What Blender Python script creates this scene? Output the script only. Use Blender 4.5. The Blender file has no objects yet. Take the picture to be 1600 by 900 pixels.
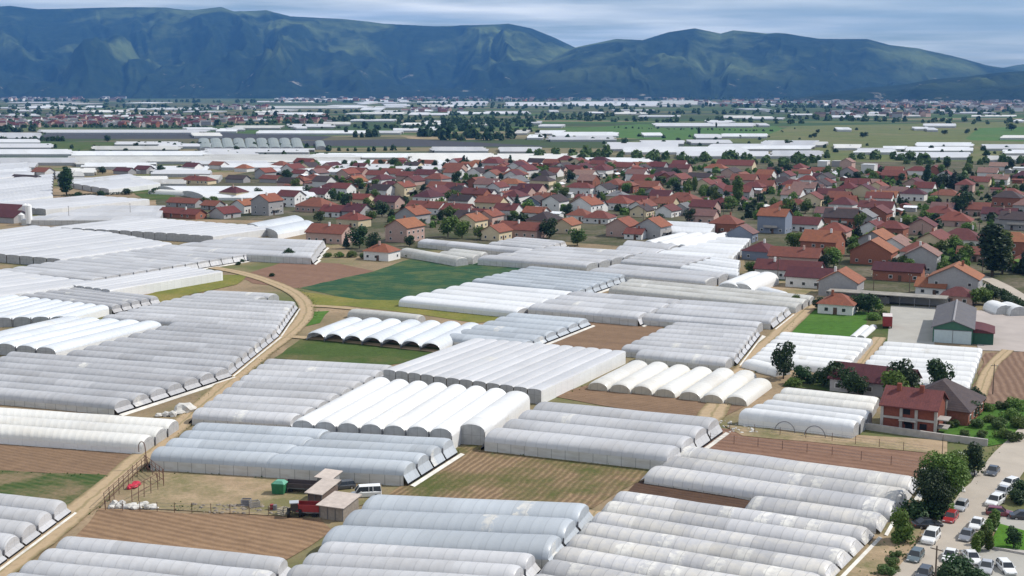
import bpy, bmesh, math, random
import numpy as np
from mathutils import Vector
R = random.Random(7)
NR = np.random.RandomState(11)
rad = math.radians
# ------------------------------------------------------------------ camera, sky, sun
HC, FPX, YH = 65.0, 2000.0, 138.0
PITCH = math.atan((450 - YH) / FPX)
scene = bpy.context.scene
COL = scene.collection
cd = bpy.data.cameras.new('camera'); cam = bpy.data.objects.new('camera', cd); COL.objects.link(cam)
cam.location = (0, 0, HC); cam.rotation_euler = (math.pi/2 - PITCH, 0, 0)
cd.sensor_width = 36; cd.lens = FPX/1600*36; cd.clip_start = 1; cd.clip_end = 60000
scene.camera = cam
SUN_AZ, SUN_EL = rad(12), rad(45)      # azimuth from +X towards +Y (the sun stands to the right)
w = bpy.data.worlds.new('World'); scene.world = w; w.use_nodes = True
nt = w.node_tree; nt.nodes.clear()
def N(nt, t, **k):
    n = nt.nodes.new(t)
    for a, b in k.items(): setattr(n, a, b)
    return n
out = N(nt, 'ShaderNodeOutputWorld'); bg = N(nt, 'ShaderNodeBackground')
sky = N(nt, 'ShaderNodeTexSky', sky_type='NISHITA', sun_disc=False)
sky.sun_elevation = SUN_EL; sky.sun_rotation = math.pi/2 - SUN_AZ
sky.air_density = 1.0; sky.dust_density = 0.8; sky.ozone_density = 1.5
SKYK = 0.074
bg.inputs['Strength'].default_value = SKYK
tc = N(nt, 'ShaderNodeTexCoord'); sep = N(nt, 'ShaderNodeSeparateXYZ'); nt.links.new(tc.outputs['Generated'], sep.inputs[0])
def M(nt, op, a, b=None, c=None):
    n = N(nt, 'ShaderNodeMath', operation=op)
    for i, v in enumerate((a, b, c)):
        if v is None: continue
        if isinstance(v, (int, float)): n.inputs[i].default_value = v
        else: nt.links.new(v, n.inputs[i])
    return n.outputs[0]
zz = M(nt, 'ADD', M(nt, 'MAXIMUM', sep.outputs['Z'], 0.0), 0.03)
cx = M(nt, 'DIVIDE', sep.outputs['X'], zz); cy = M(nt, 'DIVIDE', sep.outputs['Y'], zz)
cmb = N(nt, 'ShaderNodeCombineXYZ'); nt.links.new(cx, cmb.inputs[0]); nt.links.new(cy, cmb.inputs[1])
n1 = N(nt, 'ShaderNodeTexNoise'); n1.inputs['Scale'].default_value = 1.0; n1.inputs['Detail'].default_value = 4; n1.inputs['Roughness'].default_value = 0.55
mp1 = N(nt, 'ShaderNodeMapping'); mp1.inputs['Scale'].default_value = (.38, .42, 1); nt.links.new(cmb.outputs[0], mp1.inputs['Vector']); nt.links.new(mp1.outputs[0], n1.inputs['Vector'])
rmp = N(nt, 'ShaderNodeValToRGB'); rmp.color_ramp.elements[0].position = 0.25; rmp.color_ramp.elements[1].position = 0.6
nt.links.new(n1.outputs['Fac'], rmp.inputs[0])
# more open blue to the right of the picture
openx = M(nt, 'MULTIPLY_ADD', sep.outputs['X'], -1.5, 0.86)
cl = N(nt, 'ShaderNodeClamp'); nt.links.new(openx, cl.inputs[0])
cl.inputs['Min'].default_value = 0.35
mask = M(nt, 'MULTIPLY', rmp.outputs[0], cl.outputs[0])
n2 = N(nt, 'ShaderNodeTexNoise'); n2.inputs['Scale'].default_value = 1.0; n2.inputs['Detail'].default_value = 3
mp2 = N(nt, 'ShaderNodeMapping'); mp2.inputs['Scale'].default_value = (.42, .45, 1); mp2.inputs['Location'].default_value = (3.1, 7.7, 0); nt.links.new(cmb.outputs[0], mp2.inputs['Vector']); nt.links.new(mp2.outputs[0], n2.inputs['Vector'])
cr2 = N(nt, 'ShaderNodeValToRGB'); e = cr2.color_ramp.elements
e[0].position = 0.32; e[0].color = (7.6, 9.1, 10.9, 1); e[1].position = 0.62; e[1].color = (16.0, 16.2, 16.0, 1)
nt.links.new(n2.outputs['Fac'], cr2.inputs[0])
glow = N(nt, 'ShaderNodeMapRange'); glow.inputs['From Min'].default_value = .075; glow.inputs['From Max'].default_value = .03; glow.inputs['To Min'].default_value = 1.0; glow.inputs['To Max'].default_value = 1.28
nt.links.new(sep.outputs['Z'], glow.inputs['Value'])
mix = N(nt, 'ShaderNodeMix', data_type='RGBA'); nt.links.new(mask, mix.inputs['Factor'])
tint = N(nt, 'ShaderNodeVectorMath', operation='MULTIPLY'); nt.links.new(sky.outputs[0], tint.inputs[0]); tint.inputs[1].default_value = (.86, 1.06, 1.32); nt.links.new(tint.outputs[0], mix.inputs['A']); vm = N(nt, 'ShaderNodeVectorMath', operation='SCALE'); nt.links.new(cr2.outputs[0], vm.inputs[0]); nt.links.new(glow.outputs[0], vm.inputs['Scale']); nt.links.new(vm.outputs[0], mix.inputs['B'])
nt.links.new(mix.outputs['Result'], bg.inputs['Color']); nt.links.new(bg.outputs[0], out.inputs['Surface'])
sd = bpy.data.lights.new('sun', 'SUN'); sd.energy = 4.7; sd.angle = rad(0.6); sd.color = (1.0, 0.95, 0.87)
sun = bpy.data.objects.new('sun', sd); COL.objects.link(sun)
sv = Vector((math.cos(SUN_EL)*math.cos(SUN_AZ), math.cos(SUN_EL)*math.sin(SUN_AZ), math.sin(SUN_EL)))
sun.rotation_euler = (-sv).to_track_quat('-Z', 'Y').to_euler(); sun.location = (0, 0, 300)
vs = scene.view_settings; vs.view_transform = 'Standard'; vs.look = 'None'; vs.exposure = -0.03; vs.gamma = 1; vs.use_curve_mapping = False
scene.cycles.max_bounces = 5; scene.cycles.diffuse_bounces = 2; scene.cycles.glossy_bounces = 2; scene.cycles.transmission_bounces = 3
scene.cycles.volume_bounces = 0; scene.cycles.transparent_max_bounces = 4
scene.cycles.use_denoising = True
# ------------------------------------------------------------------ helpers
sp_, cp_ = math.sin(PITCH), math.cos(PITCH)
def un(px, py, z=0.0):
    a = (px - 800)/FPX; b = (450 - py)/FPX
    dx, dy, dz = a, b*sp_ + cp_, b*cp_ - sp_
    t = (z - HC)/dz
    return Vector((dx*t, dy*t, z))
def proj(p):
    x, y, z = p[0], p[1], p[2] - HC
    d = y*cp_ - z*sp_; u = y*sp_ + z*cp_
    return (800 + FPX*x/d, 450 - FPX*u/d)
def scale_at(py): return (py - YH)/HC
class MB:
    def __init__(s): s.v, s.f, s.m, s.uv = [], [], [], []
    def poly(s, pts, m=0, uv=None):
        i = len(s.v); s.v += [tuple(p) for p in pts]; s.f.append(tuple(range(i, i+len(pts)))); s.m.append(m)
        s.uv += uv if uv else [(p[0], p[1]) for p in pts]
    def box(s, c, d, m=0, rz=0.0, taper=1.0):
        x, y, z = d[0]/2, d[1]/2, d[2]/2; cs, sn = math.cos(rz), math.sin(rz)
        P = []
        for dz in (-1, 1):
            k = taper if dz > 0 else 1.0
            for a, b in ((-1, -1), (1, -1), (1, 1), (-1, 1)):
                X, Y = a*x*k, b*y*k
                P.append((c[0]+X*cs-Y*sn, c[1]+X*sn+Y*cs, c[2]+dz*z))
        for q in ((3, 2, 1, 0), (4, 5, 6, 7), (0, 1, 5, 4), (1, 2, 6, 5), (2, 3, 7, 6), (3, 0, 4, 7)):
            s.poly([P[i] for i in q], m)
    def tube(s, a, b, r0, r1=None, n=6, m=0, cap=True):
        a, b = Vector(a), Vector(b); r1 = r0 if r1 is None else r1
        d = (b-a).normalized(); u = d.orthogonal().normalized(); v = d.cross(u)
        A = [a + (u*math.cos(2*math.pi*i/n) + v*math.sin(2*math.pi*i/n))*r0 for i in range(n)]
        B = [b + (u*math.cos(2*math.pi*i/n) + v*math.sin(2*math.pi*i/n))*r1 for i in range(n)]
        for i in range(n): s.poly([A[i], A[(i+1) % n], B[(i+1) % n], B[i]], m)
        if cap: s.poly(B, m); s.poly(A[::-1], m)
    def mesh(s, name, mats, smooth=False, weld=True):
        me = bpy.data.meshes.new(name); me.from_pydata(s.v, [], s.f)
        uvl = me.uv_layers.new(name='UVMap'); uvl.data.foreach_set('uv', [c for p in s.uv for c in p])
        for mt in (mats if isinstance(mats, (list, tuple)) else [mats]): me.materials.append(mt)
        me.polygons.foreach_set('material_index', s.m)
        if weld:
            bm = bmesh.new(); bm.from_mesh(me); bmesh.ops.remove_doubles(bm, verts=bm.verts, dist=0.0005)
            bm.to_mesh(me); bm.free()
        if smooth: me.polygons.foreach_set('use_smooth', [True]*len(me.polygons))
        me.update(); return me
    def build(s, name, mats, parent=None, smooth=False, weld=True):
        return obj(name, s.mesh(name, mats, smooth, weld), parent)
def obj(name, me, parent=None):
    o = bpy.data.objects.new(name, me); COL.objects.link(o)
    if parent: o.parent = parent
    return o
def tag(o, label=None, cat=None, group=None, kind=None):
    if label: o['label'] = label
    if cat: o['category'] = cat
    if group: o['group'] = group
    if kind: o['kind'] = kind
    return o
def thing(name, label, cat, loc=(0, 0, 0), rz=0, group=None, scale=None):
    o = bpy.data.objects.new(name, None); COL.objects.link(o); o.location = loc; o.rotation_euler = (0, 0, rz)
    o.empty_display_size = 0.5
    if scale: o.scale = scale
    return tag(o, label, cat, group)
# ------------------------------------------------------------------ materials
def newmat(name):
    m = bpy.data.materials.new(name); m.use_nodes = True; nt = m.node_tree; nt.nodes.clear()
    return m, nt
def rgb(c): return (c[0], c[1], c[2], 1)
def mixc(nt, f, a, b, blend='MIX'):
    n = N(nt, 'ShaderNodeMix', data_type='RGBA', blend_type=blend)
    if isinstance(f, (int, float)): n.inputs['Factor'].default_value = f
    else: nt.links.new(f, n.inputs['Factor'])
    for k, v in (('A', a), ('B', b)):
        if isinstance(v, tuple): n.inputs[k].default_value = rgb(v)
        else: nt.links.new(v, n.inputs[k])
    return n.outputs['Result']
def noise(nt, vec, scale, detail=4, rough=0.55, dist=0.0):
    n = N(nt, 'ShaderNodeTexNoise'); n.inputs['Scale'].default_value = scale; n.inputs['Detail'].default_value = detail
    n.inputs['Roughness'].default_value = rough; n.inputs['Distortion'].default_value = dist
    if vec is not None: nt.links.new(vec, n.inputs['Vector'])
    return n.outputs['Fac']
def ramp(nt, f, p0, p1):
    n = N(nt, 'ShaderNodeMapRange'); n.inputs['From Min'].default_value = p0; n.inputs['From Max'].default_value = p1
    nt.links.new(f, n.inputs['Value']); return n.outputs[0]
def mapping(nt, vec, rot=0.0, scale=(1, 1, 1), loc=(0, 0, 0)):
    n = N(nt, 'ShaderNodeMapping'); n.inputs['Rotation'].default_value = (0, 0, rot); n.inputs['Scale'].default_value = scale
    n.inputs['Location'].default_value = loc
    nt.links.new(vec, n.inputs['Vector']); return n.outputs[0]
def finish(nt, col, rough=0.8, spec=0.3, bump=None, bstr=0.3, bdist=0.1, transl=0.0, metal=0.0, coat=0.0):
    o = N(nt, 'ShaderNodeOutputMaterial'); p = N(nt, 'ShaderNodeBsdfPrincipled')
    if isinstance(col, tuple): p.inputs['Base Color'].default_value = rgb(col)
    else: nt.links.new(col, p.inputs['Base Color'])
    if isinstance(rough, (int, float)): p.inputs['Roughness'].default_value = rough
    else: nt.links.new(rough, p.inputs['Roughness'])
    p.inputs['Specular IOR Level'].default_value = spec; p.inputs['Metallic'].default_value = metal
    p.inputs['Coat Weight'].default_value = coat
    if bump is not None:
        b = N(nt, 'ShaderNodeBump'); b.inputs['Strength'].default_value = bstr; b.inputs['Distance'].default_value = bdist
        nt.links.new(bump, b.inputs['Height']); nt.links.new(b.outputs[0], p.inputs['Normal'])
    s = p.outputs[0]
    if transl > 0:
        t = N(nt, 'ShaderNodeBsdfTranslucent')
        if isinstance(col, tuple): t.inputs['Color'].default_value = rgb(col)
        else: nt.links.new(col, t.inputs['Color'])
        mx = N(nt, 'ShaderNodeMixShader'); mx.inputs[0].default_value = transl
        nt.links.new(s, mx.inputs[1]); nt.links.new(t.outputs[0], mx.inputs[2]); s = mx.outputs[0]
    nt.links.new(s, o.inputs['Surface'])
def objrand(nt): return N(nt, 'ShaderNodeObjectInfo').outputs['Random']
def texco(nt, k='Object'): return N(nt, 'ShaderNodeTexCoord').outputs[k]
def plain(name, c, rough=0.7, spec=0.3, var=0.25, nscale=1.5, metal=0.0, coat=0.0, ov=0.12):
    m, nt = newmat(name); v = texco(nt)
    f = noise(nt, v, nscale, 5)
    c2 = tuple(x*(1-var) for x in c)
    col = mixc(nt, ramp(nt, f, .3, .7), c, c2)
    if ov:
        r = objrand(nt); hv = N(nt, 'ShaderNodeHueSaturation'); nt.links.new(M(nt, 'MULTIPLY_ADD', r, 2*ov, 1-ov), hv.inputs['Value'])
        nt.links.new(col, hv.inputs['Color']); col = hv.outputs[0]
    finish(nt, col, rough, spec, metal=metal, coat=coat); return m
def film(name, base, dirt, damt=0.35, hoop=2.0, transl=0.09, rough=0.38, hoopdark=0.10, segamt=.12, repair=.015):
    m, nt = newmat(name)
    uv = texco(nt, 'UV'); sx = N(nt, 'ShaderNodeSeparateXYZ'); nt.links.new(uv, sx.inputs[0]); u, v = sx.outputs[0], sx.outputs[1]
    r = objrand(nt); off = M(nt, 'MULTIPLY', r, 97.0)
    uo = M(nt, 'ADD', u, off)
    cmb = N(nt, 'ShaderNodeCombineXYZ'); nt.links.new(uo, cmb.inputs[0]); nt.links.new(v, cmb.inputs[1]); nt.links.new(off, cmb.inputs[2])
    vec = cmb.outputs[0]
    # sheets of film differ along the tunnel
    seg = N(nt, 'ShaderNodeTexWhiteNoise', noise_dimensions='2D')
    c2 = N(nt, 'ShaderNodeCombineXYZ'); nt.links.new(M(nt, 'FLOOR', M(nt, 'DIVIDE', uo, 9.0)), c2.inputs[0]); nt.links.new(r, c2.inputs[1])
    nt.links.new(c2.outputs[0], seg.inputs['Vector'])
    big = noise(nt, mapping(nt, vec, scale=(0.09, 1.2, 1)), 1.0, 4)
    fine = noise(nt, mapping(nt, vec, scale=(0.9, 7, 1)), 1.0, 5, .6)
    d = ramp(nt, M(nt, 'ADD', M(nt, 'MULTIPLY', big, .65), M(nt, 'MULTIPLY', fine, .35)), .46, .72)
    col = mixc(nt, M(nt, 'MULTIPLY', d, damt), base, dirt)
    sg2 = N(nt, 'ShaderNodeTexWhiteNoise', noise_dimensions='2D'); c3 = N(nt, 'ShaderNodeCombineXYZ')
    nt.links.new(M(nt, 'FLOOR', M(nt, 'DIVIDE', M(nt, 'ADD', uo, M(nt, 'MULTIPLY', fine, 3.0)), 1.9)), c3.inputs[0]); nt.links.new(off, c3.inputs[1]); nt.links.new(c3.outputs[0], sg2.inputs['Vector'])
    rp = M(nt, 'MULTIPLY', M(nt, 'GREATER_THAN', sg2.outputs['Value'], 1 - repair), ramp(nt, fine, .36, .62))
    col = mixc(nt, rp, col, (.68, .66, .61))
    ph = M(nt, 'ABSOLUTE', M(nt, 'SUBTRACT', M(nt, 'FRACT', M(nt, 'DIVIDE', uo, hoop)), .5))
    line = ramp(nt, ph, .44, .5)
    col = mixc(nt, M(nt, 'MULTIPLY', line, hoopdark*2.2), col, tuple(x*.45 for x in base))
    hv = N(nt, 'ShaderNodeHueSaturation')
    val = M(nt, 'ADD', M(nt, 'MULTIPLY', seg.outputs['Value'], segamt), M(nt, 'MULTIPLY_ADD', r, .16, .84))
    nt.links.new(val, hv.inputs['Value']); nt.links.new(col, hv.inputs['Color'])
    h = M(nt, 'ADD', M(nt, 'MULTIPLY', ph, .5), M(nt, 'MULTIPLY', fine, .35))
    finish(nt, hv.outputs[0], rough, .4, bump=h, bstr=.5, bdist=.3, transl=transl)
    return m
F = {
 'grey': film('film_grey', (.51, .51, .52), (.38, .355, .33), .5, hoopdark=.16, segamt=.2, repair=.012),
 'darkgrey': film('film_dark_grey', (.44, .44, .45), (.31, .29, .28), .55, hoopdark=.16, segamt=.2),
 'blue': film('film_bluish', (.45, .485, .52), (.40, .41, .41), .4, hoopdark=.14, segamt=.18),
 'white': film('film_white', (.74, .75, .76), (.60, .58, .54), .3, hoopdark=.06),
 'bright': film('film_bright_white', (.82, .82, .81), (.66, .64, .6), .35, hoop=3.0, hoopdark=.08),
 'cream': film('film_cream', (.76, .745, .70), (.62, .55, .44), .45, hoop=1.6),
 'patchy': film('film_patched', (.455, .45, .455), (.74, .68, .56), .6, hoop=1.7, hoopdark=.22, segamt=.34, repair=.11),
 'smooth': film('film_smooth', (.62, .62, .63), (.50, .50, .52), .5, hoop=4.0, hoopdark=.04, segamt=.06),
 'olive': film('film_olive', (.25, .28, .25), (.36, .38, .35), .4),
 'clear': film('film_clear', (.66, .69, .72), (.85, .86, .86), .6, rough=.25),
 'dirty': film('film_dirty', (.55, .54, .50), (.33, .30, .25), .65),
}
def sidefilm():
    m, nt = newmat('side_film'); uv = texco(nt, 'UV'); sx = N(nt, 'ShaderNodeSeparateXYZ'); nt.links.new(uv, sx.inputs[0])
    ph = M(nt, 'ABSOLUTE', M(nt, 'SUBTRACT', M(nt, 'FRACT', M(nt, 'DIVIDE', sx.outputs[0], 2.6)), .5))
    f = noise(nt, mapping(nt, uv, scale=(.3, 1.2, 1)), 1.0, 5)
    col = mixc(nt, ramp(nt, f, .35, .7), (.66, .66, .64), (.52, .50, .46))
    col = mixc(nt, M(nt, 'MULTIPLY', ramp(nt, ph, .465, .49), .6), col, (.16, .16, .16))
    finish(nt, col, .45, .35, transl=.12); return m
def gablefilm(name, c):
    m, nt = newmat(name); uv = texco(nt, 'UV'); sx = N(nt, 'ShaderNodeSeparateXYZ'); nt.links.new(uv, sx.inputs[0])
    ph = M(nt, 'ABSOLUTE', M(nt, 'SUBTRACT', M(nt, 'FRACT', M(nt, 'DIVIDE', sx.outputs[0], 1.7)), .5))
    pv = M(nt, 'ABSOLUTE', M(nt, 'SUBTRACT', M(nt, 'FRACT', M(nt, 'DIVIDE', sx.outputs[1], 1.9)), .5))
    f = noise(nt, uv, .8, 4)
    col = mixc(nt, ramp(nt, f, .3, .7), c, tuple(x*.78 for x in c))
    ln = M(nt, 'MAXIMUM', ramp(nt, ph, .465, .485), ramp(nt, pv, .47, .49))
    col = mixc(nt, M(nt, 'MULTIPLY', ln, .5), col, tuple(x*.35 for x in c))
    finish(nt, col, .5, .3, transl=.25); return m
SIDE = sidefilm(); GAB = gablefilm('gable_film', (.56, .56, .56)); GABC = gablefilm('gable_cream', (.66, .61, .50)); GABW = gablefilm('gable_white', (.66, .66, .65))
DARK = plain('interior_shade', (.02, .02, .022), .9, .1, .2)  # near-black colour standing in for unlit space behind openings
GUT = plain('gutter_metal', (.16, .16, .17), .5, .4); SKIRT = plain('skirt_sheet', (.66, .63, .57), .6, .3, .25, .6)
def soil(name, c1, c2, rot=0.0, period=1.4, amt=0.6, c3=None, c3amt=0.5, nscale=0.05, c3s=0.09, wide_amt=.35):
    m, nt = newmat(name); v = texco(nt); vr = mapping(nt, v, rot=-rot)
    sx = N(nt, 'ShaderNodeSeparateXYZ'); nt.links.new(vr, sx.inputs[0])
    wob = noise(nt, v, .12, 3)
    y = M(nt, 'ADD', sx.outputs[1], M(nt, 'MULTIPLY', wob, 1.6))
    ph = M(nt, 'ABSOLUTE', M(nt, 'SUBTRACT', M(nt, 'FRACT', M(nt, 'DIVIDE', y, period)), .5))
    wide = noise(nt, mapping(nt, vr, scale=(.015, .22, 1)), 1.0, 4)
    f = M(nt, 'ADD', M(nt, 'MULTIPLY', ph, amt), M(nt, 'MULTIPLY', noise(nt, v, nscale*8, 6, .65), .55))
    f = M(nt, 'ADD', f, M(nt, 'MULTIPLY', wide, wide_amt))
    col = mixc(nt, ramp(nt, f, .38, .80), c1, c2)
    if c3:
        g = ramp(nt, M(nt, 'ADD', noise(nt, v, c3s, 5, .65), M(nt, 'MULTIPLY', noise(nt, v, 1.3, 3), .22)), .58 - .15*c3amt, .74)
        col = mixc(nt, g, col, c3)
    finish(nt, col, .95, .1, bump=M(nt, 'ADD', ph, noise(nt, v, 2.0, 4)), bstr=.5, bdist=.25); return m
def turf(name, c1, c2, c3, s=0.12):
    m, nt = newmat(name); v = texco(nt)
    f = noise(nt, v, s, 6, .65); g = noise(nt, v, s*9, 4, .6); k = noise(nt, mapping(nt, v, loc=(31, 7, 0)), s*.5, 4)
    col = mixc(nt, ramp(nt, f, .35, .65), c1, c2); col = mixc(nt, ramp(nt, k, .5, .72), col, c3)
    col = mixc(nt, ramp(nt, g, .45, .8), col, tuple(x*.6 for x in c1))
    finish(nt, col, .95, .1, bump=g, bstr=.6, bdist=.3); return m
def groundmat():
    m, nt = newmat('ground_soil'); v = texco(nt); sx = N(nt, 'ShaderNodeSeparateXYZ'); nt.links.new(v, sx.inputs[0])
    f = noise(nt, v, .05, 6, .65); g = noise(nt, v, .9, 5, .65); k = noise(nt, mapping(nt, v, loc=(91, 3, 0)), .02, 5)
    near = mixc(nt, ramp(nt, f, .35, .65), (.32, .235, .15), (.20, .155, .095))
    near = mixc(nt, ramp(nt, k, .46, .62), near, (.115, .13, .05))
    near = mixc(nt, ramp(nt, g, .5, .85), near, (.12, .09, .06))
    vor = N(nt, 'ShaderNodeTexVoronoi'); vor.inputs['Scale'].default_value = 1.0
    nt.links.new(mapping(nt, v, rot=.15, scale=(.0022, .0085, 1)), vor.inputs['Vector'])
    cs = N(nt, 'ShaderNodeSeparateColor'); nt.links.new(vor.outputs['Color'], cs.inputs[0])
    cr = N(nt, 'ShaderNodeValToRGB'); cr.color_ramp.interpolation = 'CONSTANT'; el = cr.color_ramp.elements
    el[0].color = rgb((.05, .075, .03)); el[1].position = .2; el[1].color = rgb((.12, .11, .065))
    for p, c in ((.36, (.045, .085, .03)), (.52, (.11, .13, .05)), (.66, (.055, .055, .05)), (.76, (.2, .17, .1)), (.88, (.06, .12, .03))):
        q = el.new(p); q.color = rgb(c)
    nt.links.new(cs.outputs[0], cr.inputs[0])
    far = mixc(nt, ramp(nt, noise(nt, v, .02, 6, .7), .45, .75), cr.outputs[0], (.05, .065, .03))
    t = ramp(nt, M(nt, 'ADD', sx.outputs[1], M(nt, 'MULTIPLY', k, 300.0)), 1150, 1350)
    finish(nt, mixc(nt, t, near, far), .95, .1, bump=g, bstr=.4, bdist=.2); return m
A_ANG, B_ANG = rad(-28), rad(61)
S_brown = soil('soil_brown', (.23, .15, .095), (.13, .085, .055), A_ANG, 1.3, .35)
S_rows = soil('soil_rows_tan', (.30, .21, .125), (.17, .115, .07), B_ANG+.15, 1.15, 1.0, (.085, .095, .03), .5, wide_amt=.3)
S_long = soil('soil_rows_long', (.29, .19, .115), (.165, .105, .065), A_ANG, 1.5, .6)
S_dark = soil('soil_dark', (.10, .06, .04), (.055, .034, .025), A_ANG, 1.2, .4)
S_pink = soil('soil_reddish', (.24, .145, .10), (.15, .085, .06), A_ANG, 2.2, .5)
S_tan = soil('soil_sandy', (.37, .275, .18), (.25, .18, .115), A_ANG, 7.0, .25, (.16, .15, .07), .35, c3s=.05)
S_plough = soil('soil_ploughed', (.25, .165, .115), (.16, .10, .07), B_ANG + .25, 1.6, .8)
S_mulch = soil('soil_mulch', (.05, .052, .06), (.075, .075, .08), A_ANG, 6, .4, nscale=.02)
CROP = soil('crop_green', (.020, .062, .034), (.034, .088, .040), A_ANG, 4.2, .5, (.08, .11, .045), .2)
CROPD = soil('crop_dark', (.03, .07, .018), (.08, .10, .035), A_ANG, 1.5, .7, (.2, .15, .09), .3)
T_yel = turf('turf_yellow', (.20, .19, .045), (.13, .15, .035), (.27, .21, .08))
T_grn = turf('turf_green', (.065, .15, .022), (.05, .12, .018), (.085, .16, .03), .05)
T_mix = turf('turf_mixed', (.07, .105, .028), (.05, .085, .022), (.15, .125, .06))
T_lawn = turf('turf_lawn', (.08, .19, .02), (.065, .16, .018), (.09, .17, .03), .1)
T_far = turf('turf_far', (.14, .15, .06), (.095, .125, .045), (.19, .165, .09), .01)
T_farg = turf('turf_far_green', (.075, .15, .04), (.06, .125, .035), (.10, .145, .05), .008)
CONC = plain('concrete_yard', (.38, .365, .33), .85, .2, .14, .25, ov=0); CONCP = plain('paved_yard', (.42, .37, .34), .85, .2, .2, .12, ov=0)
ROADM = plain('road_surface', (.43, .38, .32), .9, .15, .16, .2, ov=0)
def trackmat():
    m, nt = newmat('track_dirt'); uv = texco(nt, 'UV'); sx = N(nt, 'ShaderNodeSeparateXYZ'); nt.links.new(uv, sx.inputs[0]); v = texco(nt)
    x = M(nt, 'ABSOLUTE', M(nt, 'SUBTRACT', M(nt, 'ADD', sx.outputs[1], M(nt, 'MULTIPLY_ADD', noise(nt, v, .4, 4), .25, -.125)), .5))
    c = mixc(nt, ramp(nt, x, .08, .02), (.40, .30, .19), (.26, .21, .115))
    c = mixc(nt, ramp(nt, x, .34, .48), c, (.19, .155, .08))
    c = mixc(nt, ramp(nt, noise(nt, v, .8, 5), .5, .8), c, (.30, .22, .14))
    finish(nt, c, .95, .1); return m
TRACK = trackmat()
def roofmat(name, c):
    m, nt = newmat(name); v = texco(nt); r = objrand(nt)
    sx = N(nt, 'ShaderNodeSeparateXYZ'); nt.links.new(v, sx.inputs[0])
    ph = M(nt, 'ABSOLUTE', M(nt, 'SUBTRACT', M(nt, 'FRACT', M(nt, 'DIVIDE', sx.outputs[0], .5)), .5))
    f = noise(nt, v, .7, 6, .7); g = noise(nt, v, 4.0, 3)
    col = mixc(nt, ramp(nt, f, .3, .75), c, (c[0]*.55, c[1]*.6, c[2]*.7))
    col = mixc(nt, ramp(nt, g, .5, .8), col, (c[0]*1.25, c[1]*1.25, c[2]*1.2))
    hv = N(nt, 'ShaderNodeHueSaturation'); nt.links.new(M(nt, 'MULTIPLY_ADD', r, .5, .72), hv.inputs['Value'])
    nt.links.new(M(nt, 'MULTIPLY_ADD', r, .03, .487), hv.inputs['Hue']); nt.links.new(col, hv.inputs['Color'])
    finish(nt, hv.outputs[0], .75, .25, bump=ph, bstr=.4, bdist=.08); return m
ROOF = {'R': roofmat('roof_red', (.18, .052, .04)), 'O': roofmat('roof_orange', (.25, .08, .047)), 'M': roofmat('roof_maroon', (.105, .03, .034)),
        'D': roofmat('roof_dark', (.06, .042, .042)), 'P': roofmat('roof_pale', (.25, .14, .115)), 'G': roofmat('roof_grey', (.19, .185, .185)),
        'L': roofmat('roof_sheet', (.55, .53, .5)), 'W': roofmat('roof_white', (.8, .8, .8))}
ROOFW = {'R': 'red', 'O': 'orange', 'M': 'maroon', 'D': 'dark brown', 'P': 'pale pink', 'G': 'grey', 'L': 'pale sheet', 'W': 'white'}
WALL = {'W': plain('wall_white', (.70, .69, .67), .85, .2, .12), 'C': plain('wall_cream', (.62, .52, .35), .85, .2, .12), 'K': plain('wall_brick', (.32, .13, .085), .9, .15, .3, 2.5),
        'G': plain('wall_grey', (.36, .35, .35), .9, .2, .15), 'B': plain('wall_bluegrey', (.20, .23, .29), .85, .2, .15), 'P': plain('wall_pink', (.48, .33, .28), .9, .2, .15)}
WALLW = {'W': 'white', 'C': 'cream', 'K': 'brick', 'G': 'grey', 'B': 'blue-grey', 'P': 'pinkish'}
GLASS = plain('glass_dark', (.03, .035, .04), .12, .6, .1); FRAME = plain('frame_white', (.75, .75, .74), .5, .3, .05)
CONCB = plain('concrete_bare', (.45, .42, .39), .85, .2, .25, 1.2); RUST = plain('rusty_steel', (.16, .085, .06), .8, .3, .4, 3); WOODP = plain('pole_wood', (.13, .10, .08), .85, .2, .3, 2)
def leafmat(name, c1, c2, tr=.25):
    m, nt = newmat(name); g = N(nt, 'ShaderNodeNewGeometry'); r = objrand(nt)
    col = mixc(nt, g.outputs['Random Per Island'], c1, c2)
    hv = N(nt, 'ShaderNodeHueSaturation'); nt.links.new(M(nt, 'MULTIPLY_ADD', r, .6, .7), hv.inputs['Value']); nt.links.new(M(nt, 'MULTIPLY_ADD', r, .035, .485), hv.inputs['Hue'])
    nt.links.new(col, hv.inputs['Color']); finish(nt, hv.outputs[0], .6, .25, transl=tr); return m
L_mid = leafmat('leaf_mid', (.058, .108, .016), (.13, .19, .034)); L_dark = leafmat('leaf_dark', (0.017, 0.042, 0.014), (0.042, 0.078, 0.024))
L_lite = leafmat('leaf_light', (0.047, 0.086, 0.020), (0.094, 0.133, 0.035)); L_con = leafmat('leaf_conifer', (.012, .03, .016), (.026, .052, .026), .1)
L_far = leafmat('leaf_far', (.03, .055, .018), (.055, .085, .028), .15)
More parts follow.
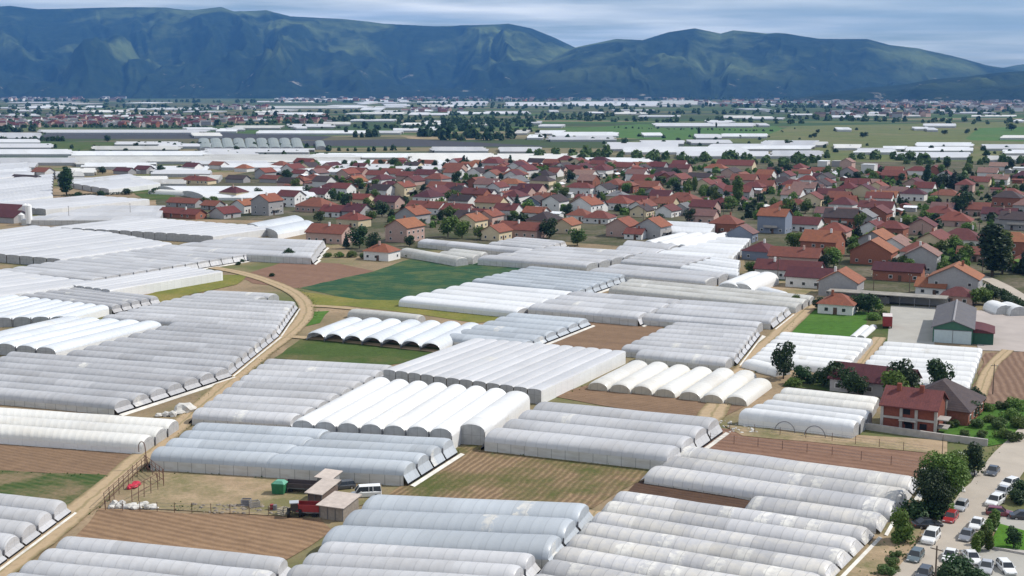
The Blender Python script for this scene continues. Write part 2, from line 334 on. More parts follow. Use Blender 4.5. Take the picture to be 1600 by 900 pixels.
# ------------------------------------------------------------------ ground, fields, roads
def sheet(name, pts, z, mat, kind='structure', wob=0):
    P = [un(x, y, 0) for x, y in pts]; P = [Vector((p.x, p.y, z)) for p in P]
    if wob:
        Q = []
        for i, a in enumerate(P):
            b = P[(i+1) % len(P)]; n = max(1, int((b-a).length/6))
            d = (b-a).normalized(); nn = Vector((-d.y, d.x, 0))
            for k in range(n): Q.append(a.lerp(b, k/n) + nn*(R.uniform(-wob, wob) if k else 0))
        P = Q
    mb = MB(); mb.poly(P)
    if sum(P[i].x*P[(i+1) % len(P)].y - P[(i+1) % len(P)].x*P[i].y for i in range(len(P))) < 0:
        mb = MB(); mb.poly(P[::-1])
    o = mb.build(name, mat, weld=False); return tag(o, kind=kind)
mb = MB()
xs = [-15000, -3000, -600, 600, 3000, 15000]; ys = [60, 600, 2500, 14000]
for i in range(5):
    for j in range(3): mb.poly([(xs[i], ys[j], 0), (xs[i+1], ys[j], 0), (xs[i+1], ys[j+1], 0), (xs[i], ys[j+1], 0)])
tag(mb.build('ground', groundmat()), kind='structure')
ZC = [0.02]
def field(name, pts, mat, wob=.5):
    ZC[0] += .004; return sheet(name, pts, ZC[0], mat, wob=wob)
# far plain
field('field', [(860, 203), (1000, 194), (1215, 197), (1235, 207), (1050, 219), (930, 214)], T_farg, 3)
field('field', [(1235, 197), (1600, 190), (1640, 196), (1640, 222), (1250, 222), (1190, 214)], T_far, 3)
field('field', [(1200, 224), (1640, 222), (1640, 252), (1260, 250)], T_far, 2)
field('field', [(1530, 200), (1640, 197), (1640, 222), (1505, 219)], T_farg, 2)
field('field', [(40, 217), (70, 210), (330, 207), (520, 213), (500, 219), (330, 217)], S_mulch, 1)
field('field', [(470, 220), (640, 217), (830, 227), (860, 229), (640, 229), (480, 228)], S_mulch, 1)
field('field', [(625, 212), (700, 213), (790, 219), (640, 217)], S_tan, 1)
field('field', [(80, 222), (240, 223), (290, 232), (110, 240), (20, 242), (60, 228)], T_mix, 1)
field('field', [(560, 246), (700, 248), (760, 252), (560, 252)], S_tan, 1)
field('field', [(1280, 218), (1500, 214), (1560, 232), (1500, 240), (1280, 228)], T_far, 1)
# middle
field('village_ground', [(240, 300), (420, 262), (700, 252), (1000, 254), (1640, 252), (1640, 480), (1180, 470), (1160, 400), (860, 376), (560, 400), (470, 345), (250, 342)], turf('village_earth', (.06, .068, .028), (.17, .14, .105), (.045, .062, .022), .06))
field('field', [(370, 432), (450, 408), (530, 412), (585, 424), (470, 451), (395, 443)], S_pink)
field('field', [(468, 450), (585, 424), (640, 405), (705, 404), (830, 416), (760, 436), (640, 470), (560, 470)], CROP)
field('field', [(470, 456), (560, 468), (640, 470), (830, 484), (800, 500), (745, 505), (660, 492), (540, 478), (478, 482)], T_yel)
field('field', [(428, 560), (470, 530), (560, 531), (700, 545), (640, 566), (600, 572)], T_mix)
field('field', [(480, 488), (515, 486), (500, 505), (470, 512)], T_grn)
field('field', [(905, 500), (1040, 510), (980, 550), (840, 540)], S_brown)
field('field', [(865, 620), (925, 600), (1175, 628), (1115, 664)], S_brown)
field('field', [(590, 785), (690, 708), (760, 688), (1040, 728), (1000, 752), (925, 795)], S_rows)
field('field', [(1110, 668), (1460, 708), (1445, 748), (1050, 697)], S_pink)
field('field', [(-40, 684), (215, 702), (185, 745), (-40, 734)], S_brown)
field('field', [(-40, 734), (185, 744), (105, 800), (-40, 785)], CROPD)
field('field', [(100, 860), (155, 795), (500, 812), (520, 830), (440, 880)], S_long)
field('field', [(180, 792), (245, 735), (410, 745), (600, 755), (580, 785), (500, 812)], S_tan)
field('field', [(1258, 482), (1395, 490), (1400, 505), (1366, 535), (1215, 520)], T_grn)
field('field', [(1355, 492), (1395, 488), (1392, 540), (1345, 535)], T_mix)
field('yard', [(1392, 478), (1462, 480), (1460, 540), (1386, 538)], CONC, 0)
field('yard', [(1520, 485), (1640, 492), (1640, 552), (1530, 548)], CONCP)
field('field', [(1540, 552), (1640, 548), (1640, 640), (1515, 628)], S_plough)
field('garden', [(1470, 645), (1640, 620), (1640, 690), (1590, 690), (1545, 698), (1462, 682)], T_grn)
field('field', [(992, 757), (1010, 750), (1185, 786), (1165, 806), (975, 775)], S_dark, .2)
field('field', [(210, 470), (255, 452), (340, 430), (390, 430), (370, 445), (300, 460), (255, 475)], T_yel)
field('field', [(190, 290), (270, 286), (275, 312), (225, 312)], T_mix)
field('yard', [(1180, 440), (1290, 440), (1290, 470), (1262, 478), (1200, 455)], S_tan)
field('field', [(1235, 590), (1340, 600), (1340, 618), (1222, 604)], T_mix)
field('yard', [(1130, 665), (1480, 690), (1480, 712), (1160, 682)], S_tan)
field('field', [(1290, 900), (1430, 780), (1450, 800), (1400, 900), (1370, 940), (1270, 940)], S_tan)
def road(name, pts, width, mat, kerb=False, dz=0.03):
    P = [un(x, y, 0) for x, y in pts]
    # smooth
    for _ in range(2):
        Q = [P[0]]
        for a, b in zip(P, P[1:]): Q += [a.lerp(b, .25), a.lerp(b, .75)]
        P = Q + [P[-1]]
    ZC[0] += .004; z = ZC[0] + dz
    mb = MB(); u = 0; prev = None
    for i, p in enumerate(P):
        d = (P[min(i+1, len(P)-1)] - P[max(i-1, 0)]).normalized(); n = Vector((-d.y, d.x, 0))
        hw = width/2*(1 + R.uniform(-.08, .08))
        if prev: u += (p - prev[2]).length
        cur = (p + n*hw, p - n*hw, p, u)
        if prev:
            mb.poly([(*prev[0].xy, z), (*prev[1].xy, z), (*cur[1].xy, z), (*cur[0].xy, z)], 0, [(prev[3], 0), (prev[3], 1), (u, 1), (u, 0)])
        prev = cur
    return tag(mb.build(name, mat), kind='structure')
road('dirt_road', [(330, 418), (385, 428), (440, 447), (472, 465), (482, 488), (462, 515), (415, 550), (360, 595), (300, 648), (245, 695), (190, 742), (120, 800), (50, 858), (-30, 915)], 4.8, TRACK)
road('dirt_road', [(478, 478), (520, 480), (560, 484)], 3.5, TRACK)
road('dirt_road', [(448, 526), (540, 534), (640, 545), (700, 552)], 3.2, TRACK)
road('dirt_road', [(1290, 462), (1262, 480), (1228, 512), (1180, 560), (1140, 606), (1118, 640), (1085, 690)], 5.5, TRACK)
road('dirt_road', [(1375, 528), (1345, 570), (1325, 600)], 3.5, TRACK)
road('dirt_road', [(1575, 548), (1545, 575), (1530, 620)], 3.0, TRACK)
road('dirt_road', [(930, 800), (905, 850), (860, 905), (820, 960)], 3.2, TRACK)
road('road', [(1400, 960), (1436, 905), (1478, 848), (1520, 795), (1562, 742), (1600, 696), (1650, 640)], 6.6, ROADM)
road('road', [(1515, 428), (1550, 438), (1600, 468), (1660, 505)], 5.0, ROADM)
road('road', [(835, 322), (862, 300), (880, 284), (905, 270)], 6.0, ROADM)
field('yard', [(1500, 865), (1520, 850), (1640, 868), (1640, 960), (1470, 960)], CONC, 0)
field('yard', [(1535, 798), (1560, 795), (1640, 815), (1640, 845), (1540, 828)], CONC, 0)
field('lawn', [(1545, 856), (1562, 820), (1640, 842), (1640, 866)], T_lawn, 0)
# ------------------------------------------------------------------ mountains
def vnoise(x, y, seed):
    xi, yi = np.floor(x).astype(int), np.floor(y).astype(int); xf, yf = x-xi, y-yi
    xf = xf*xf*(3-2*xf); yf = yf*yf*(3-2*yf)
    def hsh(a, b):
        n = (a*374761393 + b*668265263 + seed*974711) & 0xffffffff
        n = ((n ^ (n >> 13))*1274126177) & 0xffffffff
        return ((n ^ (n >> 16)) & 0xffff)/65535.0
    return (hsh(xi, yi)*(1-xf) + hsh(xi+1, yi)*xf)*(1-yf) + (hsh(xi, yi+1)*(1-xf) + hsh(xi+1, yi+1)*xf)*yf
def ridged(x, y, seed, o=5):
    s = 0; a = .5; tot = 0
    for k in range(o):
        s = s + a*(1 - np.abs(2*vnoise(x, y, seed+k)-1)); tot += a; a *= .5; x = x*2.03; y = y*2.03
    return s/tot
def fbm(x, y, seed, o=5):
    s = 0; a = .5; tot = 0
    for k in range(o):
        s = s + a*vnoise(x, y, seed+k); tot += a; a *= .5; x = x*2.03; y = y*2.03
    return s/tot
def mountmat(name, bare=.0):
    m, nt = newmat(name); v = texco(nt); g = N(nt, 'ShaderNodeNewGeometry')
    f = noise(nt, v, .0016, 7, .6); k = noise(nt, v, .011, 7, .7); q = noise(nt, mapping(nt, v, loc=(900, 0, 0)), .0011, 5)
    col = mixc(nt, ramp(nt, k, .35, .65), (.006, .014, .009), (.024, .040, .017))
    grass = mixc(nt, ramp(nt, k, .4, .7), (.12, .15, .055), (.07, .10, .04))  # grass patches, their colour contrast raised to stand in for sunlit slopes
    col = mixc(nt, M(nt, 'MULTIPLY', ramp(nt, f, .52 - bare*.10, .66 - bare*.07), ramp(nt, N(nt, 'ShaderNodeSeparateXYZ').outputs[2], 0, 1)), col, grass)
    gz = [n for n in nt.nodes if n.type == 'SEPXYZ'][0]; nt.links.new(v, gz.inputs[0])
    for l_ in gz.outputs[2].links: l_.to_node.inputs['From Min'].default_value = 110 - bare*60; l_.to_node.inputs['From Max'].default_value = 300 - bare*170
    sx = gz
    low = ramp(nt, sx.outputs[2], 260, 120)
    rock = M(nt, 'MULTIPLY', ramp(nt, noise(nt, v, .0042, 5, .7), .635, .68), low)
    col = mixc(nt, rock, col, (.24, .22, .18))
    finish(nt, col, .95, .05, bump=noise(nt, v, .03, 7, .75), bstr=1.0, bdist=14); return m
def mountain(name, prof, d0, d1, seed, mat, nx=960, ny=150, spur=.34, back=.25):
    px = np.linspace(prof[0][0], prof[-1][0], nx); py = np.interp(px, [p[0] for p in prof], [p[1] for p in prof])
    Dc = d1 if not callable(d1) else d1(px)
    crest = HC + (YH - py)/FPX*Dc
    T = np.linspace(0, 1+back, ny)
    X = np.zeros((ny, nx)); Y = np.zeros((ny, nx)); Z = np.zeros((ny, nx))
    xc = (px-800)/FPX*Dc
    for j, t in enumerate(T):
        d = d0 + (Dc-d0)*t; X[j] = xc*(.55 + .45*min(t, 1))/1 + 0*(px); X[j] = (px-800)/FPX*d; Y[j] = d
        tt = min(t, 1.0); base = tt**1.5
        if t > 1: base = 1 - (t-1)/back*.7
        u = xc/1250.0
        warp = fbm(u*1.3, np.full(nx, tt*1.4), seed+40)*1.6
        r = ridged(u*1.0 + warp, np.full(nx, tt*.8), seed, 4) ; r2 = ridged(u*2.6 + warp*2, np.full(nx, tt*1.8), seed+9, 3)
        f = math.sin(math.pi*min(tt, 1))**.8
        r3 = ridged(u*7.0 + warp*3, np.full(nx, tt*4.2), seed+21, 3)
        Z[j] = crest*np.clip(base + f*spur*(r*.70 + r2*.22 + r3*.08 - .56)*3.8, 0, 1.5)
        if t <= 1: Z[j] = np.minimum(Z[j], crest*(.42+.58*t)+8)
    Z = np.where(T[:, None] <= 0, -3, Z)
    v = np.stack([X, Y, Z], 2).reshape(-1, 3); idx = np.arange(nx*ny).reshape(ny, nx)
    f = np.stack([idx[:-1, :-1], idx[:-1, 1:], idx[1:, 1:], idx[1:, :-1]], 2).reshape(-1, 4)
    me = bpy.data.meshes.new(name); me.from_pydata(v.tolist(), [], f.tolist()); me.materials.append(mat)
    me.polygons.foreach_set('use_smooth', [True]*len(me.polygons)); me.update()
    return tag(obj(name, me), kind='structure')
MT = mountmat('mountain_forest', .25); MT2 = mountmat('mountain_grassy', .5); MT3 = mountmat('foothill_scrub', .9)
mountain('mountains', [(-900, 34), (-700, 22), (-520, 28), (-330, 14), (-160, 20), (-60, 14), (0, 15), (33, 13), (75, 18), (130, 17), (210, 15), (270, 16), (310, 21), (355, 16), (375, 22), (425, 20), (460, 30), (540, 34), (600, 40), (680, 44), (745, 43), (795, 40), (830, 47), (865, 61), (897, 76), (950, 94), (1040, 116), (1120, 135)], 8300, 11800, 3, MT)
mountain('mountains', [(770, 132), (820, 112), (860, 92), (897, 76), (960, 63), (1000, 65), (1040, 53), (1080, 47), (1120, 55), (1140, 50), (1190, 55), (1220, 55), (1270, 63), (1345, 64), (1380, 73), (1430, 79), (1490, 92), (1530, 103), (1555, 107), (1620, 116), (1760, 124)], 7600, 10400, 17, MT2)
mountain('hills', [(1520, 112), (1560, 106), (1580, 102), (1620, 98), (1700, 92), (1800, 90), (2000, 78), (2300, 84), (2600, 92)], 10500, 12500, 29, MT2, 260, 60)
mountain('hills', [(1230, 153), (1290, 145), (1340, 137), (1400, 133), (1450, 124), (1500, 120), (1560, 113), (1600, 111), (1700, 104), (1800, 100)], 6000, 7300, 51, MT3, 300, 90, .75)
# ------------------------------------------------------------------ the air
hb = MB(); hb.box((0, 6800, 424), (33000, 14600, 850))
hm, hnt = newmat('haze_air'); ho = N(hnt, 'ShaderNodeOutputMaterial'); pv = N(hnt, 'ShaderNodeVolumePrincipled')
pv.inputs['Color'].default_value = (.14, .42, .98, 1); pv.inputs['Density'].default_value = 4.6e-5; pv.inputs['Anisotropy'].default_value = 0.0
hnt.links.new(pv.outputs[0], ho.inputs['Volume'])
hz = hb.build('haze', hm); tag(hz, kind='stuff')
# ------------------------------------------------------------------ landmarks: labels that single a thing out by rank from something one can find
LM = [('the green-fronted barn', 1495, 520), ("the big dark right-edge poplar", 1553, 400), ("the slim village poplar", 1152, 290),
      ('the green crop field', 640, 432), ('the bright green field', 1300, 508), ('the lone poplar on the left', 104, 288), ("the tall grey-gabled house", 418, 325),
      ("the big round dark tree", 1502, 318), ("the two bright white tunnels", 1165, 435), ("the wide white-gabled house", 915, 326),
      ('the yellow-walled house', 630, 298), ('the white flat-roofed block', 1360, 262), ('the red brick shell house', 1420, 660), ("the dark conifer clump", 1485, 278),
      ("the pale house behind the barn", 1492, 445)]
ORD = ['', 'second ', 'third ', 'fourth ', 'fifth ', 'sixth ', 'seventh ', 'eighth ', 'ninth ', 'tenth ', 'eleventh ', 'twelfth ', 'thirteenth ', 'fourteenth ', 'fifteenth ', 'sixteenth ', 'seventeenth ', 'eighteenth ', 'nineteenth ', 'twentieth ']
def rank_labels(items, noun):
    """items: [(object, description, px, py)] -> label 'description, third noun left of landmark' from its rank in that direction."""
    best = {}
    for name, lx, ly in LM:
        for sec, word in (('l', 'left of'), ('r', 'right of'), ('b', 'beyond'), ('f', 'in front of')):
            c = []
            for i, (o, d, x, y) in enumerate(items):
                dx, dy = x - lx, (y - ly)*3.0
                s = ('r' if dx > 0 else 'l') if abs(dx) >= abs(dy) else ('b' if dy < 0 else 'f')
                if s == sec: c.append((math.hypot(dx, dy), i))
            c.sort()
            for k, (_, i) in enumerate(c):
                if k < best.get(i, (999,))[0]: best[i] = (k, word, name)
    for i, (o, d, x, y) in enumerate(items):
        k, word, name = best[i]
        od = ORD[k] if k < len(ORD) else '%dth ' % (k+1)
        o['label'] = '%s, %s%s %s %s' % (d, od if od else 'nearest ', noun, word, name)
# ------------------------------------------------------------------ greenhouses
def arch_pts(w, g, H, k=10):
    pts = []
    for i in range(k+1):
        a = math.pi*i/k
        pts.append((-w/2*math.cos(a), g + (H-g)*math.sin(a)**.85))
    return pts
GREEN = []
def block(label, P1, Q1, P2=None, Q2=None, n=1, H=3.8, g=2.0, mat='grey', wid=None, detail=2, gab=None, openend=False, skirt=None, group='plastic greenhouses', name='greenhouse', fill=None, cat='greenhouse'):
    if fill is None: fill = .97 if (n == 1 or detail == 0 or H - g < .9 or mat in ('bright', 'clear')) else .93
    p1, q1 = un(*P1, H), un(*Q1, H); p2, q2 = (un(*P2, H), un(*Q2, H)) if P2 else (p1, q1)
    axes = []
    for i in range(n):
        t = i/(n-1) if n > 1 else 0
        axes.append((p1.lerp(p2, t), q1.lerp(q2, t)))
    d = ((q1-p1).normalized() + (q2-p2).normalized()).normalized(); d.z = 0
    nrm = Vector((-d.y, d.x, 0))
    sgn = 1
    if n > 1:
        # keep spans parallel to the mean direction so neighbours meet along gutters
        o1, o2 = (p1+q1)/2, (p2+q2)/2
        sp = abs((o2-o1).dot(nrm))/(n-1); wd = wid or sp; sgn = 1 if (o2-o1).dot(nrm) > 0 else -1
    else: wd = sp = wid or 6.0
    c = (p1+q2)/2; c.z = 0
    c = Vector((c.x, c.y, 0))
    F_ = F[mat]; gabm = gab or GAB
    if detail == 0:
        root = None; mb = MB()
    else:
        root = thing(name, label, cat, c, 0, group)
    spans = []; shp = shq = 0.0
    if n > 1:
        shp = max(-1.6, min(1.6, (p2-p1).dot(d)/(p2-p1).dot(nrm))); shq = max(-1.6, min(1.6, (q2-q1).dot(d)/(q2-q1).dot(nrm)))
    for i, (a, b) in enumerate(axes):
        mid = (a+b)/2
        L = (b-a).length
        la, lb = mid - d*L/2, mid + d*L/2
        if detail == 0 and n > 1: la = la + d*L*R.uniform(-.03, .05); lb = lb - d*L*R.uniform(-.03, .05); L = (lb-la).length
        spans.append((la, lb, L))
    for i, (a, b, L) in enumerate(spans):
        a = a - c; b = b - c; a.z = b.z = 0
        w_ = wd*fill
        Hs = H + R.uniform(-.08, .08)
        if detail: mb = MB()
        k = 10 if detail == 2 else 6
        st = [(0, .80, .97), (.3, .93, .99), (1.0, 1, 1)] if detail == 2 else [(0, .95, 1)]
        if detail == 2:
            m = max(1, int((L-2)/6)); st += [(1 + (L-2)*q/m, 1+R.uniform(-.04, .04), 1) for q in range(1, m)]
        st += [(L-s, f, ww) for s, f, ww in st[:3 if detail == 2 else 1]][::-1]
        rings = []
        for u, f, ww in st:
            pr = arch_pts(w_*ww, g, g + (Hs-g)*f, k)
            sh = shp + (shq-shp)*u/L   # ends are cut along the line the whole block ends on
            rings.append((u, [(*(a + d*(u + sh*x) + nrm*x).xy, z) for x, z in pr]))
        for (u0, r0), (u1, r1) in zip(rings, rings[1:]):
            for j in range(k):
                mb.poly([r0[j+1], r0[j], r1[j], r1[j+1]], 0, [(u0, (j+1)/k), (u0, j/k), (u1, j/k), (u1, (j+1)/k)])
        if detail:
            so = mb.build('span', F_, root, smooth=True)
        for end in (0, 1):
            if openend: continue
            r = rings[0 if end == 0 else -1][1]
            zb = .5 if skirt else 0
            pp = [r[0][:2] + (zb,)] + r + [r[-1][:2] + (zb,)]
            o_ = a if end == 0 else b
            uvs = [((Vector(p).xy - o_.xy).dot(nrm.xy), p[2]) for p in pp]
            pts = pp if end == 1 else pp[::-1]; uu = uvs if end == 1 else uvs[::-1]
            if detail:
                m2 = MB(); hip = skirt and detail == 2
                if hip:   # the film is drawn down over the end on a slope
                    od = (d if end else -d)*.75
                    pts = [(p[0]+od.x, p[1]+od.y, p[2]) if p[2] <= zb + .01 else p for p in pts]
                    top = [p for p in pts if p[2] > zb + .01]; lo = [p for p in pts if p[2] <= zb + .01]
                m2.poly(pts, 0, uu); m2.build('gable', F_ if hip else gabm, so)
                if hip:
                    m2 = MB(); q = [(x, y, 0) for x, y, z in lo]; m2.poly([lo[0], lo[1], q[1], q[0]]); m2.build('gap_shade', DARK, so)  # near-black strip painted as the shade in the gap below the end film
            else: mb.poly(pts, 1, uu)
        for side in (-1, 1):
            outer = (n == 1) or (fill < .9) or (i == 0 and side == -sgn) or (i == n-1 and side == sgn)
            if outer:
                x0 = nrm*side*w_/2; q0, q1_ = a + x0 + d*shp*side*w_/2, b + x0 + d*shq*side*w_/2
                pts = [(*q0.xy, 0), (*q1_.xy, 0), (*q1_.xy, g), (*q0.xy, g)]; uu = [(0, 0), (L, 0), (L, g), (0, g)]
                if side > 0: pts, uu = pts[::-1], uu[::-1]
                if detail:
                    m2 = MB(); m2.poly(pts, 0, uu); m2.build('side_wall', SIDE if mat not in ('bright', 'cream', 'white', 'clear', 'smooth') else F['bright'], root)  # pale blocks get a brighter side film, standing in for sunlit walls
                else: mb.poly(pts, 1, uu)
        if detail == 2 and i < n-1 and fill > .9 and not (mat in ('white', 'smooth') and H - g < .9):
            m2 = MB(); off = nrm*sgn*sp/2
            ga, gb_ = a + off + d*shp*sgn*sp/2, b + off + d*shq*sgn*sp/2
            m2.tube((*ga.xy, g-.02), (*gb_.xy, g-.02), .25, n=4)
            for e in (ga - d*.12, gb_ + d*.12):
                m2.box((e.x, e.y, g/2+.35), (.22, .22, g+.7), 0, math.atan2(d.y, d.x))
            m2.build('gutter', GUT, root)
        if skirt and detail == 2:
            for e, dd, key in ((a, -d, 'P'), (b, d, 'Q')):
                if key in skirt:
                    m2 = MB(); x0 = (nrm + d*(shp if key == 'P' else shq))*wd/2; s0 = e + dd*1.25; s1 = e + dd*1.9
                    m2.poly([(*(s0-x0).xy, .32), (*(s0+x0).xy, .32), (*(s1+x0).xy, .12), (*(s1-x0).xy, .12)])
                    m2.poly([(*(s1-x0).xy, .12), (*(s1+x0).xy, .12), (*(s1+x0+dd*.3).xy, .03), (*(s1-x0+dd*.3).xy, .03)])
                    m2.build('skirt', SKIRT, root)
    if detail == 0:
        o = mb.build(name, [F_, GABW if mat in ('white', 'bright', 'cream') else GAB], smooth=False); o.location = c; tag(o, label, cat, group); root = o
    GREEN.append(root)
    return root
# --- foreground
block('pale greenhouse spans cut by the bottom left edge below the dark crop patch', (-60, 766), (93, 783), (-160, 838), (-10, 856), 5, 2.8, 0.9, 'grey', skirt='Q')
block('long grey-white greenhouse spans at the bottom left corner in front of brown soil', (97, 838), (441, 873), (-23, 918), (361, 961), 5, 2.8, 0.9, 'grey', skirt='Q')
block('three bluish greenhouse spans just in front of the tan striped field', (575, 776), (912, 789), (517, 823), (867, 841), 3, 3.4, 1.4, 'blue', skirt='Q')
block('paler greenhouse spans at the bottom edge below the three bluish spans', (505, 845), (828, 866), (401, 925), (748, 946), 5, 3.4, 1.4, 'grey', skirt='Q')
block('three long patched greenhouse spans behind the bare dark soil strip', (1067, 697), (1426, 747), (1018, 729), (1398, 784), 3, 2.2, 0.45, 'patchy', skirt='Q')
block('short greenhouse tunnel beside the bare dark soil strip', (1175, 776), (1375, 804), n=1, H=2.2, g=0.45, mat='patchy', wid=6.3, skirt='Q')
block('long patched cream and grey greenhouse spans filling the bottom right', (965, 767), (1352, 825), (832, 897), (1208, 966), 8, 2.2, 0.45, 'patchy', skirt='Q')
block('four-span greenhouse with a tall posted side wall behind the tan striped field', (845, 626), (1112, 657), (765, 671), (1055, 695), 4, 3.6, 1.8, 'grey', skirt='Q')
block('four-span bluish greenhouse left of its twin at the sandy yard', (305, 661), (508, 671), (245, 697), (430, 709), 4, 3.6, 1.8, 'blue', skirt='Q')
block('four-span greenhouse behind the white van and the parked trailer', (507, 675), (700, 685), (427, 709), (640, 721), 4, 3.6, 1.8, 'blue', skirt='Q')
block('nine-span grey greenhouse ending against the bright white arched tunnels', (415, 561), (609, 570), (308, 637), (462, 648), 9, 2.7, 1.2, 'grey', skirt='Q')
block('broad smooth white greenhouse of many low spans in the middle of the picture', (606, 577), (752, 528), (838, 607), (965, 546), 12, 3.3, 2.9, 'smooth')
block('bright white greenhouse of seven big rounded arches', (471, 654), (599, 588), (690, 666), (776, 604), 7, 4.5, 2.7, 'bright')
block('narrow white tunnel with a tall side wall right of the seven big arches', (737, 660), (809, 609), n=1, H=4.3, g=2.6, mat='bright', wid=5.4)
TW = [((934, 595), (999, 561)), ((969, 598.6), (1031, 564)), ((1003, 601), (1065, 568)), ((1039, 605), (1099, 571)), ((1078, 610), (1133, 573.5)), ((1113, 614.5), (1167, 577)), ((1150, 617), (1190, 589))]
for k, (a, b) in enumerate(TW):
    block(['leftmost', 'second from left', 'third from left', 'middle', 'fifth from left', 'second from right', 'rightmost and shortest'][k] + ' of the seven cream arched tunnels with round gables', a, b, n=1, H=2.2, g=.25, mat='cream', wid=5.0, gab=GABC, group='seven cream arched tunnels', name='arched_tunnel', cat='tunnel')
block('single grey greenhouse span above the stepped block by the dirt road', (1008, 489), (1188, 503), n=1, H=2.9, g=1.4, mat='grey', wid=6.5)
block('stepped grey greenhouse of seven spans beside the square brown plot', (1053, 503), (1182, 512), (977, 537), (1150, 551), 7, 2.7, 1.2, 'grey', skirt='Q')
block('lone front span below the stepped grey greenhouse, behind the cream tunnels', (1000, 546), (1139, 559), n=1, H=2.7, g=1.2, mat='grey', wid=6.5)
block('three-span pale greenhouse left of the bright green field', (1061, 468), (1229, 480), (1030, 481), (1209, 495), 3, 2.9, 1.5, 'grey', skirt='Q')
block('four-span grey greenhouse behind the square brown plot', (895, 455), (1058, 468), (835, 473), (1005, 488), 4, 3.4, 1.9, 'grey', skirt='Q')
block('seven-span bluish greenhouse right of the green crop field', (825, 416), (974, 429), (745, 434), (908, 451), 7, 2.8, 1.5, 'blue', skirt='Q')
block('five-span pale greenhouse at the lower right corner of the green crop field', (726, 441), (890, 456), (634, 462), (817, 480), 5, 2.8, 1.3, 'white')
block('six-span blue-tinted greenhouse just behind the broad smooth white one', (799, 488), (910, 499), (700, 522), (826, 531), 6, 2.5, 1.1, 'blue', skirt='Q')
block('glossy white greenhouse of seven open-ended arches above the green strip', (490, 517), (557, 494), (676, 534), (735, 502), 7, 2.6, 0.6, 'clear', openend=True)
block('single low tunnel at the edge of the yellow-green strip', (550, 482), (658, 492), n=1, H=2.4, g=0.7, mat='dirty', wid=5.0)
block('long dirty-white greenhouse of three spans in front of the two white tunnels', (985, 435), (1267, 463), (955, 446), (1250, 473), 3, 2.7, 1.2, 'dirty')
block('left of the two bright white tunnels beside the purple-roofed house', (1138, 440), (1181, 423), n=1, H=4.2, g=1.6, mat='bright', wid=7.5, name='arched_tunnel', cat='tunnel', gab=GABW)
block('right of the two bright white tunnels beside the purple-roofed house', (1158, 441), (1201, 424), n=1, H=4.2, g=1.6, mat='bright', wid=7.5, name='arched_tunnel', cat='tunnel', gab=GABW)
block('small pale tunnel on the sandy yard below the purple roof', (1190, 447), (1225, 456), n=1, H=2.6, g=.8, mat='white', wid=5, name='arched_tunnel', cat='tunnel')
for k in range(8):
    t = k/7
    block(['first', 'second', 'third', 'fourth', 'fifth', 'sixth', 'seventh', 'last and nearest'][k] + ' low white tunnel counted from the bright green field', (1220-50*t, 518+42*t), (1362-(44 if k < 7 else 138)*t, 529+(48 if k < 7 else 44)*t), n=1, H=2.1, g=.3, mat='bright', wid=4.9, group='low white tunnels by the green field', name='arched_tunnel', cat='tunnel', gab=GABW)
for k in range(9):
    t = k/8
    block(['first', 'second', 'third', 'fourth', 'fifth', 'sixth', 'seventh', 'eighth', 'last and nearest'][k] + ' low white tunnel counted from the barn doors', (1381-55*t, 533+57*t), (1535-22*t, 544+60*t), n=1, H=2.1, g=.3, mat='bright', wid=5.0, group='low white tunnels before the barn', name='arched_tunnel', cat='tunnel', gab=GABW)
for k, (a, b) in enumerate((((1223, 605), (1372, 621)), ((1210, 615), (1367, 631)))):
    block(['farther', 'nearer'][k] + ' of the two loose cream tunnels left of the brick shell house', a, b, n=1, H=2.3, g=.35, mat='cream', wid=5.2, group='two loose cream tunnels', name='arched_tunnel', cat='tunnel')
block('three-span greenhouse with two black hoops leaning on its front wall', (1197, 624), (1359, 642), (1163, 636), (1338, 657), 3, 3.2, 1.3, 'white')
# --- left side
block('three long dusty cream spans above the brown plot on the left edge', (-80, 632), (270, 656), (-80, 659), (231, 681), 3, 2.8, 1.1, 'cream')
block('upper grey greenhouse of eight stepped spans beside the curving dirt road', (267, 504), (430, 513), (118, 545), (357, 567), 8, 2.8, 1.2, 'darkgrey', skirt='Q')
block('lower dark grey greenhouse of seven long spans running off the left edge', (15, 549), (346, 575), (-80, 600), (192, 623), 7, 2.8, 1.2, 'darkgrey', skirt='Q')
block('blue-white greenhouse with five big arches and three dark gables, left edge', (-50, 530), (112, 493), (70, 541), (238, 500), 5, 3.2, 1.8, 'clear')
block('blue-white greenhouse of nine narrow arches with a scalloped far end', (-150, 497), (28, 460), (95, 493), (159, 475), 9, 3.0, 1.9, 'clear')
block('two short grey spans nearest the brown and green plots by the road bend', (324, 454), (427, 459), (303, 458), (408, 463), 2, 2.8, 1.2, 'grey')
block('grey greenhouse of eight spans inside the bend of the dirt road', (285, 462), (461, 471), (170, 490), (432, 508), 8, 2.7, 1.3, 'grey', skirt='Q')
block('five dark grey spans behind the scalloped blue-white greenhouse', (105, 446), (237, 463), (20, 457), (186, 474), 5, 2.8, 1.4, 'darkgrey', skirt='Q')
block('smooth pale greenhouse with a gleaming white edge on the left border', (-220, 440), (0, 421), (-110, 477), (127, 436), 8, 3.4, 3.0, 'smooth')
block('fine-ribbed grey greenhouse of fourteen spans ending at a dark line by the road', (262, 381), (401, 394), (0, 420), (160, 432), 14, 2.9, 2.0, 'grey', skirt='Q')
block('pale greenhouse with a shining white edge above the yellow-green strip', (108, 444), (298, 417), (170, 452), (337, 422), 5, 3.4, 3.0, 'smooth')
block('smooth lilac-grey greenhouse with a white edge and dark round gables on the left', (-60, 391), (170, 362), (83, 403), (262, 378), 8, 3.4, 3.0, 'smooth')
